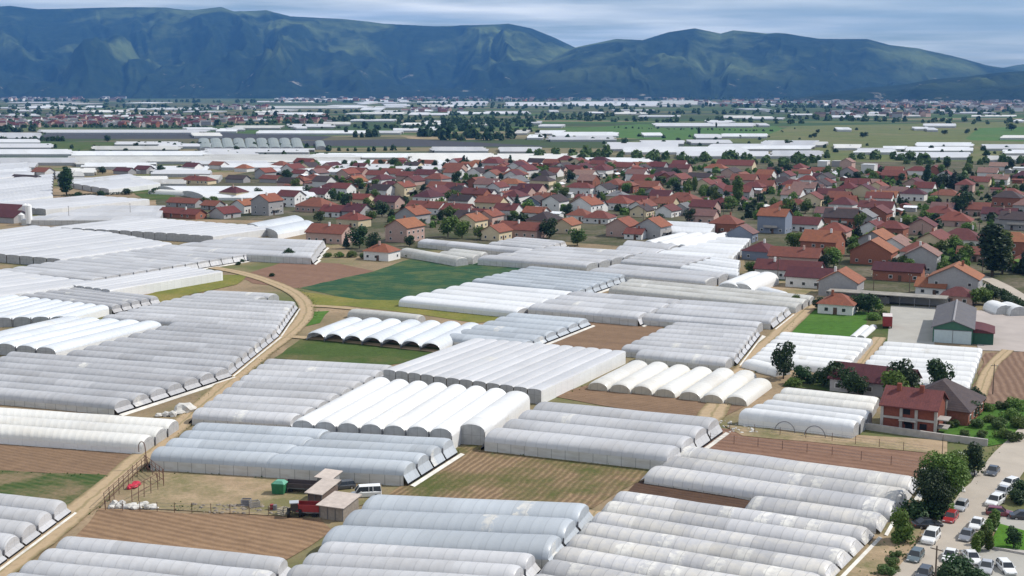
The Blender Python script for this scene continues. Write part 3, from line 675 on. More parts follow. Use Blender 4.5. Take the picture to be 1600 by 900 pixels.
block('four wide grey spans behind the small dark tree on the brown plot', (352, 371), (508, 375), (268, 382), (480, 397), 4, 3.7, 2.4, 'grey', skirt='Q')
block('pale greenhouse below the white silos on the left edge', (-90, 372), (55, 352), (-60, 393), (158, 361), 7, 3.4, 3.0, 'smooth', detail=1)
block('broad pale greenhouse with a scalloped far edge below the left houses', (66, 352), (245, 341), (350, 369), (408, 352), 14, 3.4, 3.0, 'smooth', detail=1)
block('two teal-white tunnels beside the grey-gabled house on the left', (398, 350), (464, 337), (420, 357), (486, 345), 2, 3.8, 2.2, 'clear', detail=1)
block('greenhouse with a white edge just in front of the lone poplar', (-60, 289), (66, 272), (-60, 318), (93, 303), 8, 3.4, 3.0, 'smooth', detail=1)
block('pale greenhouse before the dark long shed on the left edge', (-70, 262), (50, 254), (-80, 284), (42, 270), 6, 3.4, 3.0, 'smooth', detail=1)
block('pale greenhouse right of the lone poplar', (100, 283), (200, 272), (160, 294), (249, 285), 6, 3.4, 3.0, 'smooth', detail=1)
block('pale greenhouse below the dark hedge strip near the lone poplar', (-20, 318), (150, 305), (70, 326), (219, 310), 6, 3.4, 3.0, 'smooth', detail=1)
block('grey-white spans left of the red farm sheds', (150, 322), (258, 322), (52, 338), (250, 339), 4, 3.4, 2.5, 'grey', detail=1)
block('long pale tunnel in front of the maroon hipped farmhouse', (262, 291), (480, 292), (300, 299), (490, 299), 2, 4.0, 1.6, 'white', detail=1)
block('short cream tunnel on the grass left of the red farm sheds', (238, 295), (300, 298), n=1, H=3.0, g=1.0, mat='cream', wid=8, detail=1)
# --- middle
block('four-span greenhouse right behind the two shrubs below the long red roof', (803, 370), (881, 376), (770, 377), (850, 385), 4, 3.0, 1.6, 'grey', skirt='Q')
block('single long span at the village edge behind the crop field', (662, 373), (832, 389), n=1, H=3.3, g=1.6, mat='grey', wid=8)
block('five-span grey greenhouse above the far right corner of the crop field', (855, 385), (1005, 392), (765, 397), (920, 411), 5, 3.4, 1.9, 'grey')
block('low dirty tunnel along the far edge of the crop field', (633, 387), (722, 402), n=1, H=3.2, g=1.4, mat='dirty', wid=6)
block('two short dirty spans between longer grey ones at the crop field', (705, 388), (757, 394), (690, 392), (745, 398), 2, 3.2, 1.4, 'dirty')
block('four bright white tunnels pointing at the dark-blue gabled house', (1012, 375), (1069, 362), (1069, 381), (1134, 362), 4, 3.6, 1.0, 'bright')
block('two white flat-topped spans behind the four bright tunnels', (1038, 346), (1118, 350), (1046, 354), (1112, 358), 2, 4.0, 2.6, 'white')
block('two grey tunnels just left of the four bright tunnels', (978, 376), (1053, 383), (966, 384), (1033, 390), 2, 3.2, 1.2, 'grey')
block('six-span greenhouse directly in front of the dark-blue gabled house', (1115, 370), (1172, 373), (1035, 391), (1147, 399), 6, 3.0, 1.6, 'white')
block('four grey spans in the middle of the block above the dirty-white greenhouse', (1003, 394), (1107, 401), (975, 404), (1070, 412), 4, 3.0, 1.6, 'grey')
block('five pale spans left of the dark shrub and purple roof', (1107, 402), (1160, 406), (1078, 413), (1143, 427), 5, 3.0, 1.6, 'white')
block('two long spans with a dark near wall above the dirty-white greenhouse', (960, 412), (1130, 427), (930, 418), (1113, 433), 2, 3.4, 1.9, 'grey')
# --- far plain: strips of plastic, each one greenhouse
STR = []
def strip(x0, x1, y0, y1, mat=None, n=None, H=3.4):
    mat = mat or R.choice(['white', 'smooth', 'smooth', 'grey', 'white', 'cream', 'dirty'])
    D = lambda y: HC*FPX/(y - YH)
    n = n or max(1, min(12, int(round((D(y0)-D(y1))/9))))
    j = R.uniform(-3, 3); sl = R.uniform(-.6, .8)
    wd = None if n > 1 else max(7, D(y0)-D(y1))
    if n == 1: o = block('x', (x0, y1), (x1, y1), n=1, H=H, g=2.4, mat=mat, wid=wd, detail=0, group='far plastic greenhouses')
    else: o = block('x', (x0+j, y0), (x1+j, y0+sl*.3), (x0-j, y1), (x1-j, y1+sl*.3), n, H, 2.4, mat, detail=0, group='far plastic greenhouses')
    STR.append((o, R.choice(['long low white greenhouse']) if (x1-x0) > 90 else 'short low white greenhouse', (x0+x1)/2, (y0+y1)/2))
for s in [(-20, 82, 224, 229), (-20, 110, 233, 239), (180, 284, 221, 224), (145, 282, 228, 232), (112, 330, 236, 241), (110, 340, 244, 250), (-20, 65, 207, 214), (65, 322, 202.5, 206), (-20, 60, 177.5, 180),
          (24, 52, 171, 173), (62, 108, 164, 166.5), (135, 165, 165, 167), (145, 200, 172, 174.5), (240, 322, 168, 170.5), (330, 400, 165.5, 168), (365, 440, 196, 199), (450, 522, 193.5, 197), (340, 372, 200.5, 204),
          (405, 572, 203.5, 207), (575, 628, 204, 206.5), (300, 345, 207, 211), (320, 486, 232, 236), (488, 642, 239, 244), (320, 560, 241, 250), (420, 560, 165.5, 168.5), (565, 600, 168, 171), (430, 506, 175.5, 178),
          (430, 500, 152.5, 155), (505, 560, 153.5, 156), (570, 640, 156, 159), (673, 760, 229, 234), (780, 846, 229.5, 235), (640, 770, 239, 249), (772, 905, 240, 252), (660, 690, 163, 166), (700, 762, 158, 164),
          (790, 880, 159.5, 164.5), (884, 962, 159.5, 164.5), (700, 740, 174, 177), (760, 826, 173.5, 176.5), (826, 846, 189, 191.5), (738, 760, 192, 194.5), (672, 686, 198, 202), (806, 826, 203, 207), (838, 880, 203.5, 207.5), (865, 962, 206, 211),
          (825, 850, 210, 214), (855, 960, 212, 217), (962, 1030, 158, 164), (1034, 1112, 157, 162.5), (960, 985, 174, 177), (1020, 1180, 192, 196), (948, 966, 206.5, 209.5), (1004, 1034, 207, 210.5), (1085, 1126, 209, 214),
          (1127, 1198, 208.5, 212), (1000, 1070, 219, 223), (1076, 1142, 218, 222), (950, 1060, 222, 231), (975, 1168, 229, 236), (1110, 1195, 224.5, 228), (1190, 1275, 219, 226), (1160, 1270, 227, 231), (1060, 1200, 236, 242),
          (1205, 1285, 235, 242), (1270, 1292, 221, 225), (1303, 1346, 225, 229.5), (1340, 1396, 231, 235.5), (1380, 1416, 228, 231), (1430, 1520, 222, 226.5), (1415, 1518, 229, 233.5), (1397, 1516, 237.5, 244), (1537, 1620, 225, 230.5),
          (1568, 1640, 233.5, 237.5), (1540, 1640, 243, 248), (1566, 1620, 211, 214), (1440, 1500, 171, 173), (1300, 1345, 180, 182.5), (1355, 1385, 178, 180), (1130, 1175, 180, 183), (985, 1012, 175, 177.5), (1240, 1305, 264, 271), (1335, 1400, 233.5, 236),
          (640, 700, 176.5, 178.5), (600, 640, 162, 165), (345, 470, 255, 259), (470, 560, 254, 262), (560, 690, 256, 262), (300, 420, 250, 254), (130, 240, 254, 258), (200, 330, 259, 264), (100, 150, 262, 267), (905, 1020, 246, 251), (700, 800, 250, 255), (-20, 120, 246, 252), (330, 480, 247, 251), (-20, 60, 254, 259), (240, 330, 266, 269), (100, 170, 277, 282), (205, 262, 275, 279), (120, 230, 250, 254), (400, 560, 263, 266), (-20, 45, 262, 267), (85, 130, 268, 272), (310, 345, 274, 277), (230, 290, 280, 284), (480, 700, 250, 254), (320, 400, 236, 240), (250, 330, 224, 227), (-20, 60, 217, 221)]:
    strip(*s)
for k in range(9):
    x = 318 + 18*k
    o = block('x', (x+4, 229), (x, 215), n=1, H=4.8, g=2.0, mat='olive', wid=13, detail=0, group='far arched tunnels'); STR.append((o, 'olive-grey arched tunnel standing end-on', x, 222))
for k in range(6):
    x = 424 + 15*k
    o = block('x', (x+3, 228), (x, 219), n=1, H=4.2, g=1.8, mat='olive', wid=11, detail=0, group='far arched tunnels') if x > 490 else None
    if o: STR.append((o, 'olive-grey arched tunnel standing end-on', x, 223))
for k in range(95):
    y = 156.5 + 44*R.random()**1.7; x = R.choice([R.uniform(-20, 1000), R.uniform(0, 700), R.uniform(1100, 1600)]); l = R.uniform(14, 75)
    strip(x, x+l, y, y + R.uniform(.7, 1.6)*(1 + (y-156)/60), n=1 if y < 175 else None, H=R.uniform(3, 5))
rank_labels(STR, 'far greenhouse')
# ------------------------------------------------------------------ houses
def unitwin():
    mb = MB(); mb.box((0, 0, 0), (1, .12, 1), 0); mb.box((0, -.045, 0), (.8, .1, .8), 1); return mb.mesh('window', [FRAME, GLASS])
WIN = unitwin()
def unitdoor():
    mb = MB(); mb.box((0, 0, .5), (1, .14, 1), 0); return mb.mesh('door', [plain('door_brown', (.12, .07, .045), .6, .3)])
DOOR = unitdoor()
def put(name, me, parent, loc, rz, sc):
    o = obj(name, me, parent); o.location = loc; o.rotation_euler = (0, 0, rz); o.scale = sc; return o
HOUSES = []; HPOS = []
def house(px, py, ridge, w, l, e, rf, wl, hip=False, detail=1, name='house', label=None, ang=None, chim=True, cat='house', rise=None, reg=True, pos=None):
    p = pos or un(px, py, 0)
    rz = ang if ang is not None else (A_ANG if ridge == 'A' else B_ANG) + R.uniform(-.07, .07)
    h = rise if rise is not None else w/2*.56
    root = thing(name, label or 'x', cat, (p.x, p.y, 0), rz, 'village houses' if cat == 'house' else None)
    X, Y = l/2, w/2
    mb = MB()
    if ridge == 'F':
        mb.box((0, 0, e/2), (l, w, e)); wallo = mb.build('wall', WALL[wl], root)
        mb = MB(); mb.box((0, 0, e+.16), (l+.5, w+.5, .3)); ro = mb.build('roof', ROOF[rf], root); top = e + .3
    else:
        for s in (-1, 1):
            q = [(-X, s*Y, 0), (X, s*Y, 0), (X, s*Y, e), (-X, s*Y, e)]; mb.poly(q if s < 0 else q[::-1])
            g = [(s*X, -Y, 0), (s*X, Y, 0), (s*X, Y, e)] + ([] if hip else [(s*X, 0, e+h-.02)]) + [(s*X, -Y, e)]
            mb.poly(g if s > 0 else g[::-1])
        wallo = mb.build('wall', WALL[wl], root)
        mb = MB(); o_ = .55; t = .2; dz = -o_*h/Y
        if hip:
            rx = max(.2, X - Y*.9); ex, ey, ez = X+o_, Y+o_, e + dz + .1
            for s in (-1, 1):
                q = [(-ex, s*ey, ez), (ex, s*ey, ez), (rx, 0, e+h), (-rx, 0, e+h)]; mb.poly(q if s < 0 else q[::-1])
                q = [(s*ex, -ey, ez), (s*ex, ey, ez), (s*rx, 0, e+h)]; mb.poly(q if s > 0 else q[::-1])
            mb.poly([(-ex, ey, ez), (ex, ey, ez), (ex, -ey, ez), (-ex, -ey, ez)])
        else:
            ex = X + .5
            for s in (-1, 1):
                a0, a1 = (s*(Y+o_), e+dz), (0, e+h)
                P = [(-ex, a0[0], a0[1]), (ex, a0[0], a0[1]), (ex, 0, a1[1]), (-ex, 0, a1[1])]; Q = [(x, y, z+t) for x, y, z in P]
                if s > 0: P, Q = P[::-1], Q[::-1]
                mb.poly(Q); mb.poly(P[::-1])
                for i in range(4):
                    j = (i+1) % 4; mb.poly([P[i], P[j], Q[j], Q[i]])
        ro = mb.build('roof', ROOF[rf], root, weld=False); top = e + h
    if chim and detail and R.random() < .75:
        c = MB(); cxp = R.uniform(-.3, .3)*l; c.box((cxp, R.choice((-1, 1))*w*.12, top+.25), (.7, .7, 1.6)); c.build('chimney', WALL[R.choice('WKP')], ro)
    if detail >= 1 and e >= 2.4:
        st = max(1, int(e/2.7)); dens = 3.4
        for s in range(st):
            zc = 1.5 + s*2.75
            if zc + .6 > e and st > 1 and s > 0: zc = e - .9
            for (nx, wall_y, L) in ((0, -1, l), (0, 1, l)):
                m = max(1, int(L/dens))
                for k in range(m):
                    if R.random() < .2: continue
                    put('window', WIN, wallo, ((k+.5)/m*L - L/2, wall_y*(Y+.02), zc), 0 if wall_y < 0 else math.pi, (1.25, 1, 1.2))
            for sx in (-1, 1):
                m = max(1, int(w/4.5))
                for k in range(m):
                    if R.random() < .35: continue
                    put('window', WIN, wallo, (sx*(X+.02), (k+.5)/m*w - w/2, zc), math.pi/2 if sx > 0 else -math.pi/2, (1.1, 1, 1.15))
        put('door', DOOR, root, (R.uniform(-.2, .2)*l, -(Y+.03), 0), 0, (1.1, 1, 2.1))
        if e > 4.8 and not hip and R.random() < .6:
            b = MB(); by = -(Y+.65); b.box((0, by, 2.75), (l*.5, 1.3, .16)); b.box((0, by-.6, 3.3), (l*.5, .07, .9)); b.build('balcony', CONCB, root)
    HPOS.append((p.x, p.y, max(w, l)/2))
    if reg and label is None:
        sz = 'small' if w*l < 95 else ('large' if w*l > 190 else '')
        d = ' '.join(x for x in (sz, ROOFW[rf].replace(' ', '-') + '-roofed', 'hipped' if hip else '', WALLW[wl], 'house') if x)
        HOUSES.append((root, d, px, py))
    return root
H_ = house
HL = [  # px, py, ridge, w, l, e, roof, wall, hip
 (68, 275, 'A', 10, 14, 3.5, 'R', 'W'), (195, 272, 'A', 8, 16, 2.8, 'M', 'G'), (226, 271, 'A', 9, 13, 3.5, 'M', 'G'), (302, 269, 'A', 10, 13, 4.5, 'M', 'W'), (342, 264, 'A', 9, 13, 3.5, 'R', 'W'),
 (382, 268, 'A', 10, 12, 3, 'O', 'W', 1), (415, 279, 'B', 10, 12, 5, 'O', 'G'), (440, 264, 'A', 11, 13, 3.5, 'R', 'C', 1), (470, 277, 'A', 9, 11, 3.2, 'R', 'W'), (490, 286, 'A', 11, 14, 3, 'R', 'W', 1), (310, 287, 'A', 9, 24, 2.8, 'R', 'C', 1),
 (372, 285, 'A', 8, 15, 2.8, 'D', 'G'), (425, 285, 'A', 8, 16, 2.8, 'R', 'G'), (366, 311, 'A', 11, 13, 4.5, 'M', 'C', 1), (290, 323, 'A', 8, 20, 2.6, 'R', 'G'), (333, 327, 'A', 8, 10, 2.5, 'R', 'G'), (382, 332, 'B', 9, 11, 4.5, 'O', 'W'), (352, 340, 'B', 10, 12, 2.8, 'R', 'G'),
 (285, 340, 'A', 8, 26, 2.5, 'R', 'K'), (455, 322, 'A', 10, 13, 6, 'M', 'W'), (495, 330, 'A', 14, 18, 3.5, 'R', 'P', 1), (523, 338, 'A', 10, 12, 3, 'R', 'W'), (537, 303, 'A', 10, 12, 4, 'R', 'W'),
 (556, 288, 'B', 9, 11, 4, 'O', 'W'), (507, 271, 'A', 10, 13, 3, 'R', 'W'), (590, 280, 'A', 10, 14, 3.5, 'R', 'W'), (548, 274, 'A', 10, 13, 3, 'R', 'C', 1), (470, 288, 'A', 9, 12, 3, 'R', 'P', 1),
 (517, 378, 'A', 11, 18, 4.5, 'R', 'P'), (553, 354, 'A', 10, 13, 4, 'O', 'C', 1), (633, 376, 'B', 11, 14, 6.5, 'O', 'P'), (630, 306, 'B', 10, 13, 6, 'O', 'C'), (598, 307, 'A', 10, 13, 4.5, 'D', 'W'), (566, 321, 'A', 9, 12, 4, 'O', 'C'),
 (608, 325, 'A', 10, 14, 4, 'M', 'P'), (668, 333, 'A', 10, 20, 3.5, 'R', 'W'), (668, 284, 'A', 11, 16, 5.5, 'M', 'W'), (690, 303, 'A', 11, 15, 4.5, 'R', 'W'), (597, 405, 'A', 9, 11, 3.6, 'O', 'W', 1),
 (713, 306, 'A', 10, 12, 5, 'M', 'W'), (723, 322, 'A', 10, 13, 3.5, 'D', 'W'), (778, 308, 'B', 9, 12, 6.5, 'R', 'W'), (760, 306, 'A', 8, 10, 3, 'G', 'G'), (768, 328, 'A', 10, 15, 4.5, 'R', 'C'), (794, 342, 'A', 10, 12, 5, 'M', 'W'), (738, 356, 'B', 10, 12, 4, 'O', 'C'),
 (765, 352, 'B', 9, 12, 5, 'O', 'P'), (776, 374, 'B', 9, 11, 4, 'O', 'C'), (816, 370, 'A', 10, 20, 3.8, 'R', 'P'), (838, 345, 'A', 9, 11, 4.5, 'O', 'W'), (868, 332, 'B', 10, 12, 6.5, 'D', 'W'), (836, 324, 'B', 10, 11, 3.5, 'D', 'B'), (830, 303, 'A', 12, 16, 3, 'M', 'P'),
 (916, 336, 'B', 13, 13, 6, 'O', 'W'), (886, 363, 'B', 9, 11, 4, 'O', 'C'), (907, 344, 'A', 10, 11, 3, 'R', 'W', 1), (937, 348, 'A', 11, 13, 3, 'R', 'W', 1), (968, 327, 'A', 12, 14, 4, 'O', 'W', 1), (1003, 338, 'B', 9, 11, 3.5, 'D', 'C'),
 (973, 368, 'B', 11, 12, 5, 'O', 'P'), (1021, 371, 'B', 12, 11, 5.5, 'O', 'G'), (993, 373, 'A', 7, 8, 2.6, 'R', 'W'), (1024, 311, 'B', 10, 12, 4.5, 'O', 'G'), (982, 301, 'A', 9, 10, 5, 'R', 'K', 1), (1066, 322, 'A', 15, 20, 3.5, 'R', 'C', 1), (1044, 338, 'B', 9, 12, 3.5, 'M', 'W'),
 (1068, 334, 'B', 8, 10, 3.5, 'G', 'G'), (1099, 348, 'A', 9, 13, 4, 'P', 'P'), (1135, 362, 'A', 12, 13, 4.5, 'R', 'K', 1), (1160, 377, 'B', 11, 9, 4, 'P', 'B'), (1210, 363, 'A', 10, 13, 8, 'O', 'B'), (1195, 297, 'A', 10, 12, 3.5, 'R', 'P'), (1258, 308, 'A', 11, 14, 6, 'P', 'W'),
 (1224, 290, 'A', 12, 14, 3, 'D', 'W', 1), (1245, 327, 'A', 10, 12, 3, 'R', 'W', 1), (1322, 324, 'A', 9, 11, 4, 'O', 'K'), (1310, 342, 'A', 9, 22, 3.2, 'P', 'W'), (1348, 350, 'B', 11, 12, 4, 'G', 'G'), (1189, 404, 'B', 11, 12, 3.6, 'M', 'B', 1), (1285, 398, 'A', 13, 14, 6, 'O', 'K'),
 (1243, 416, 'A', 10, 18, 4.2, 'R', 'P'), (1270, 448, 'A', 9, 16, 3.8, 'M', 'W'), (1309, 488, 'A', 9, 10, 3.2, 'O', 'W', 1), (1365, 411, 'B', 15, 12, 5, 'O', 'K'),
 (1404, 437, 'A', 8, 16, 3.6, 'M', 'K'), (1441, 424, 'B', 11, 10, 6.5, 'P', 'G'), (1457, 460, 'A', 8, 9, 3, 'O', 'W'), (1497, 474, 'A', 8, 9, 3, 'M', 'P', 1), (1585, 398, 'A', 11, 13, 6, 'O', 'K', 1), (1522, 407, 'A', 8, 12, 3, 'R', 'P'), (1502, 384, 'A', 14, 17, 3.5, 'M', 'W', 1),
 (1393, 372, 'A', 10, 12, 5, 'R', 'K', 1), (1372, 345, 'B', 11, 12, 4.5, 'M', 'K'), (1374, 322, 'A', 10, 14, 5, 'R', 'W'), (1397, 307, 'A', 9, 16, 3.5, 'P', 'G'), (1397, 281, 'A', 12, 16, 3.5, 'R', 'K'), (1324, 263, 'B', 10, 10, 5.5, 'P', 'P'), (1150, 264, 'A', 14, 30, 3.5, 'R', 'C'),
 (1473, 336, 'A', 9, 11, 4, 'P', 'B'), (1491, 352, 'A', 13, 16, 3, 'O', 'P', 1), (1526, 336, 'A', 11, 13, 3.5, 'R', 'P'), (1562, 344, 'A', 10, 16, 3.5, 'M', 'G'), (1590, 358, 'A', 11, 15, 5, 'D', 'G'), (1578, 313, 'A', 10, 12, 4.5, 'R', 'P', 1), (1559, 288, 'A', 10, 14, 4, 'P', 'W'), (1560, 266, 'A', 10, 13, 3.5, 'P', 'W'),
 (1593, 270, 'F', 9, 11, 4, 'W', 'W'), (1358, 270, 'F', 10, 13, 6.5, 'W', 'W'), (1287, 260, 'F', 8, 12, 4.5, 'W', 'W'), (1309, 260, 'F', 8, 9, 4.5, 'L', 'G'), (935, 262, 'A', 9, 12, 3.5, 'R', 'P'), (975, 268, 'A', 12, 16, 4, 'R', 'P'), (1040, 274, 'A', 10, 14, 3, 'D', 'W'),
 (745, 262, 'A', 11, 14, 3.5, 'O', 'W', 1), (805, 280, 'A', 12, 16, 4, 'R', 'C', 1), (770, 272, 'A', 10, 12, 3.5, 'R', 'W')]
for h in HL:
    house(*h[:8], hip=len(h) > 8, detail=1 if h[1] > 285 else 0)
house(1233, 434, 'A', 9.5, 22, 3.4, 'M', 'W', label='long purple-maroon roofed house with two white chimneys beside the white tunnels')
house(1314, 461, 'B', 12, 11, 5, 'O', 'G', label='grey-gabled house with an orange roof behind the small hipped house by the green field')
house(1492, 460, 'B', 15, 12, 6, 'O', 'G', label='large pale grey-gabled house with an orange roof directly behind the green-fronted barn', rise=3.8)
house(418, 335, 'B', 11.5, 12, 7.5, 'O', 'G', label='tall orange-roofed house with a blank grey gable and white side wall, left village edge')
# infill between the hand-placed ones
VIL = [[(430, 262), (700, 256), (720, 340), (700, 362), (540, 345), (440, 300)], [(700, 256), (1000, 258), (1010, 330), (960, 352), (720, 355)], [(1000, 259), (1230, 268), (1300, 275), (1300, 345), (1190, 345), (1060, 338), (1000, 330)],
       [(1230, 268), (1420, 268), (1430, 372), (1300, 385), (1240, 362)], [(1420, 272), (1620, 262), (1620, 380), (1560, 392), (1430, 388)], [(1290, 380), (1420, 378), (1540, 400), (1480, 430), (1420, 405)], [(1560, 420), (1640, 400), (1640, 440)]]
def inside(pt, poly):
    x, y = pt; c = False
    for i in range(len(poly)):
        (x1, y1), (x2, y2) = poly[i], poly[i-1]
        if (y1 > y) != (y2 > y) and x < (x2-x1)*(y-y1)/(y2-y1)+x1: c = not c
    return c
ROADW = [un(x, y) for x, y in ((835, 322), (848, 311), (862, 300), (872, 291), (880, 284), (892, 277))]
def free(p, r):
    return all((p.x-x)**2 + (p.y-y)**2 > (r+q)**2 for x, y, q in HPOS) and all((p-q).length > r+5 for q in ROADW)
cnt = 0; tries = 0
while cnt < 190 and tries < 20000:
    tries += 1
    poly = R.choices(VIL, weights=[4, 5, 4, 4, 4, 1.2, .4])[0]
    W = [un(*q) for q in poly]; x = R.uniform(min(q.x for q in W), max(q.x for q in W)); y = R.uniform(min(q.y for q in W), max(q.y for q in W))
    p = Vector((x, y, 0)); q = proj(p)
    if not inside(q, poly): continue
    wv = R.uniform(9.5, 12.5); lv = R.uniform(11, 17)
    if not free(p, lv*.40): continue
    house(q[0], q[1], R.choice('AAB'), wv, lv, R.choice((3, 3.2, 3.5, 4.2, 5.2)), R.choices('RMOPDG', weights=[10, 5, 3, 2, 3, 1])[0], R.choices('WCPKG', weights=[6, 2, 3, 2, 2])[0], hip=R.random() < .3, detail=1 if q[1] > 300 else 0, pos=p)
    cnt += 1
rank_labels(HOUSES, 'house')
# small outbuildings with pale sheet roofs
SHEDS = []; cnt = 0; tries = 0
while cnt < 90 and tries < 9000:
    tries += 1
    poly = R.choices(VIL, weights=[4, 5, 4, 4, 4, 1, .4])[0]
    W = [un(*q) for q in poly]; p = Vector((R.uniform(min(q.x for q in W), max(q.x for q in W)), R.uniform(min(q.y for q in W), max(q.y for q in W)), 0)); q = proj(p)
    if not inside(q, poly) or not free(p, 1.2): continue
    wv, lv = R.uniform(3, 5), R.uniform(4.5, 8); rf = R.choices('WLRGM', weights=[8, 3, 3, 2, 2])[0]
    o = house(q[0], q[1], R.choice('AB'), wv, lv, 2.4, rf, R.choice('WGPK'), detail=0, name='shed', cat='shed', pos=p, reg=False, rise=.7)
    o['group'] = 'village sheds'; SHEDS.append((o, 'small %s-roofed shed' % ROOFW[rf], q[0], q[1])); cnt += 1
rank_labels(SHEDS, 'shed')
# ------------------------------------------------------------------ special buildings
def anglepx(a, b, z=0):
    p, q = un(*a, z), un(*b, z); return math.atan2(q.y-p.y, q.x-p.x), (q-p).length, (p+q)/2
def barn():
    f0, f1 = un(1457, 534.5), un(1519, 539); c = (f0+f1)/2; wdt = (f1-f0).length
    d = Vector((16, 43, 0)).normalized(); L = 34; rz = math.atan2(d.y, d.x)
    root = thing('barn', 'grey-roofed barn with a green gable and wide pale blue sliding doors', 'barn', (*(c + d*L/2).xy, 0), rz)
    X, Y, e, h = L/2, wdt/2, 4.0, 1.9
    G = plain('barn_green', (.05, .15, .10), .6, .3, .15); DB = plain('barn_door_blue', (.50, .60, .63), .5, .3, .1)
    mb = MB()
    for s in (-1, 1):
        q = [(-X, s*Y, 0), (X, s*Y, 0), (X, s*Y, e), (-X, s*Y, e)]; mb.poly(q if s < 0 else q[::-1])
        g = [(s*X, -Y, 0), (s*X, Y, 0), (s*X, Y, e), (s*X, 0, e+h), (s*X, -Y, e)]; mb.poly(g if s > 0 else g[::-1])
    wl = mb.build('wall', G, root)
    mb = MB(); mb.box((-X-.06, 0, 1.75), (.12, wdt-.6, 3.4)); dr = mb.build('door', DB, root)
    mb = MB(); mb.box((-X-.15, 0, 1.75), (.08, .12, 3.3)); mb.box((-X-.15, 0, 3.5), (.14, wdt-.4, .14)); mb.build('rail', GUT, dr)
    mb = MB()
    for s in (-1, 1):
        P = [(-X-.6, s*(Y+.5), e-.1), (X+.4, s*(Y+.5), e-.1), (X+.4, 0, e+h), (-X-.6, 0, e+h)]; Q = [(x, y, z+.18) for x, y, z in P]
        if s > 0: P, Q = P[::-1], Q[::-1]
        mb.poly(Q); mb.poly(P[::-1])
        for i in range(4): mb.poly([P[i], P[(i+1) % 4], Q[(i+1) % 4], Q[i]])
    ro = mb.build('roof', roofmat('barn_sheet', (.115, .108, .11)), root, weld=False)
    mb = MB(); mb.tube((-X-.6, 0, e+h+.16), (X+.4, 0, e+h+.16), .28, n=6); mb.build('ridge_cap', plain('ridge_grey', (.27, .26, .265)), ro)
    # curved lean-to
    mb = MB(); AL, AW = 11.0, 5.0; y0 = -Y-AW; x0 = -X+.8
    mb.box((x0+AL/2, -Y-AW/2-.02, 1.5), (AL, AW, 3.0)); mb.build('annex', plain('annex_green', (.025, .09, .055), .6, .3), root)
    mb = MB(); k = 8
    for i in range(k):
        a0, a1 = i/k, (i+1)/k
        f = lambda t: (-Y-.05-AW*1.06*t, 3.1 + 1.0*math.cos(t*math.pi/2))
        (ya, za), (yb, zb) = f(a0), f(a1)
        mb.poly([(x0-.3, ya, za), (x0-.3, yb, zb), (x0+AL+.3, yb, zb), (x0+AL+.3, ya, za)])
    f = [(-Y-.05-AW*1.06*i/k, 3.1 + 1.0*math.cos(i/k*math.pi/2)) for i in range(k+1)]
    for xx in (x0-.3, x0+AL+.3): mb.poly([(xx, y, z) for y, z in f] + [(xx, -Y-.05, 3.02)])
    mb.build('annex_roof', ROOF['M'], root)
    for dx in (4, 12, 20, 28):
        put('window', WIN, wl, (-X+dx, Y+.02, 2.4), math.pi, (2.2, 1, 1.0))
barn()
def carport():
    ang, L, mid = anglepx((1292, 470), (1478, 483)); root = thing('open_shed', 'long low open-fronted shed with a flat pale roof at the concrete yard', 'shed', (*mid.xy, 0), ang)
    mb = MB(); mb.box((0, 2.4, 3.1), (L, 6.4, .22)); mb.build('roof', plain('shed_deck', (.30, .28, .25), .9, .15, .35, .4), root)
    mb = MB(); mb.box((0, 5.3, 1.5), (L-.4, .25, 3.0)); mb.build('back_wall', WALL['G'], root)
    for k in range(9):
        mb = MB(); mb.box((-L/2+.4+k*(L-.8)/8, -.5, 1.5), (.22, .22, 3.0)); mb.build('post', GUT, root)
    mb = MB(); mb.box((-L*.05, 3.6, 1.0), (5, 2.2, 2.0)); o = mb.build('stacked_crate', WALL['G']); o.location = (mid.x, mid.y, 0); o.rotation_euler = (0, 0, ang); tag(o, 'grey bulk of stored goods under the open-fronted shed roof', 'goods')
carport()
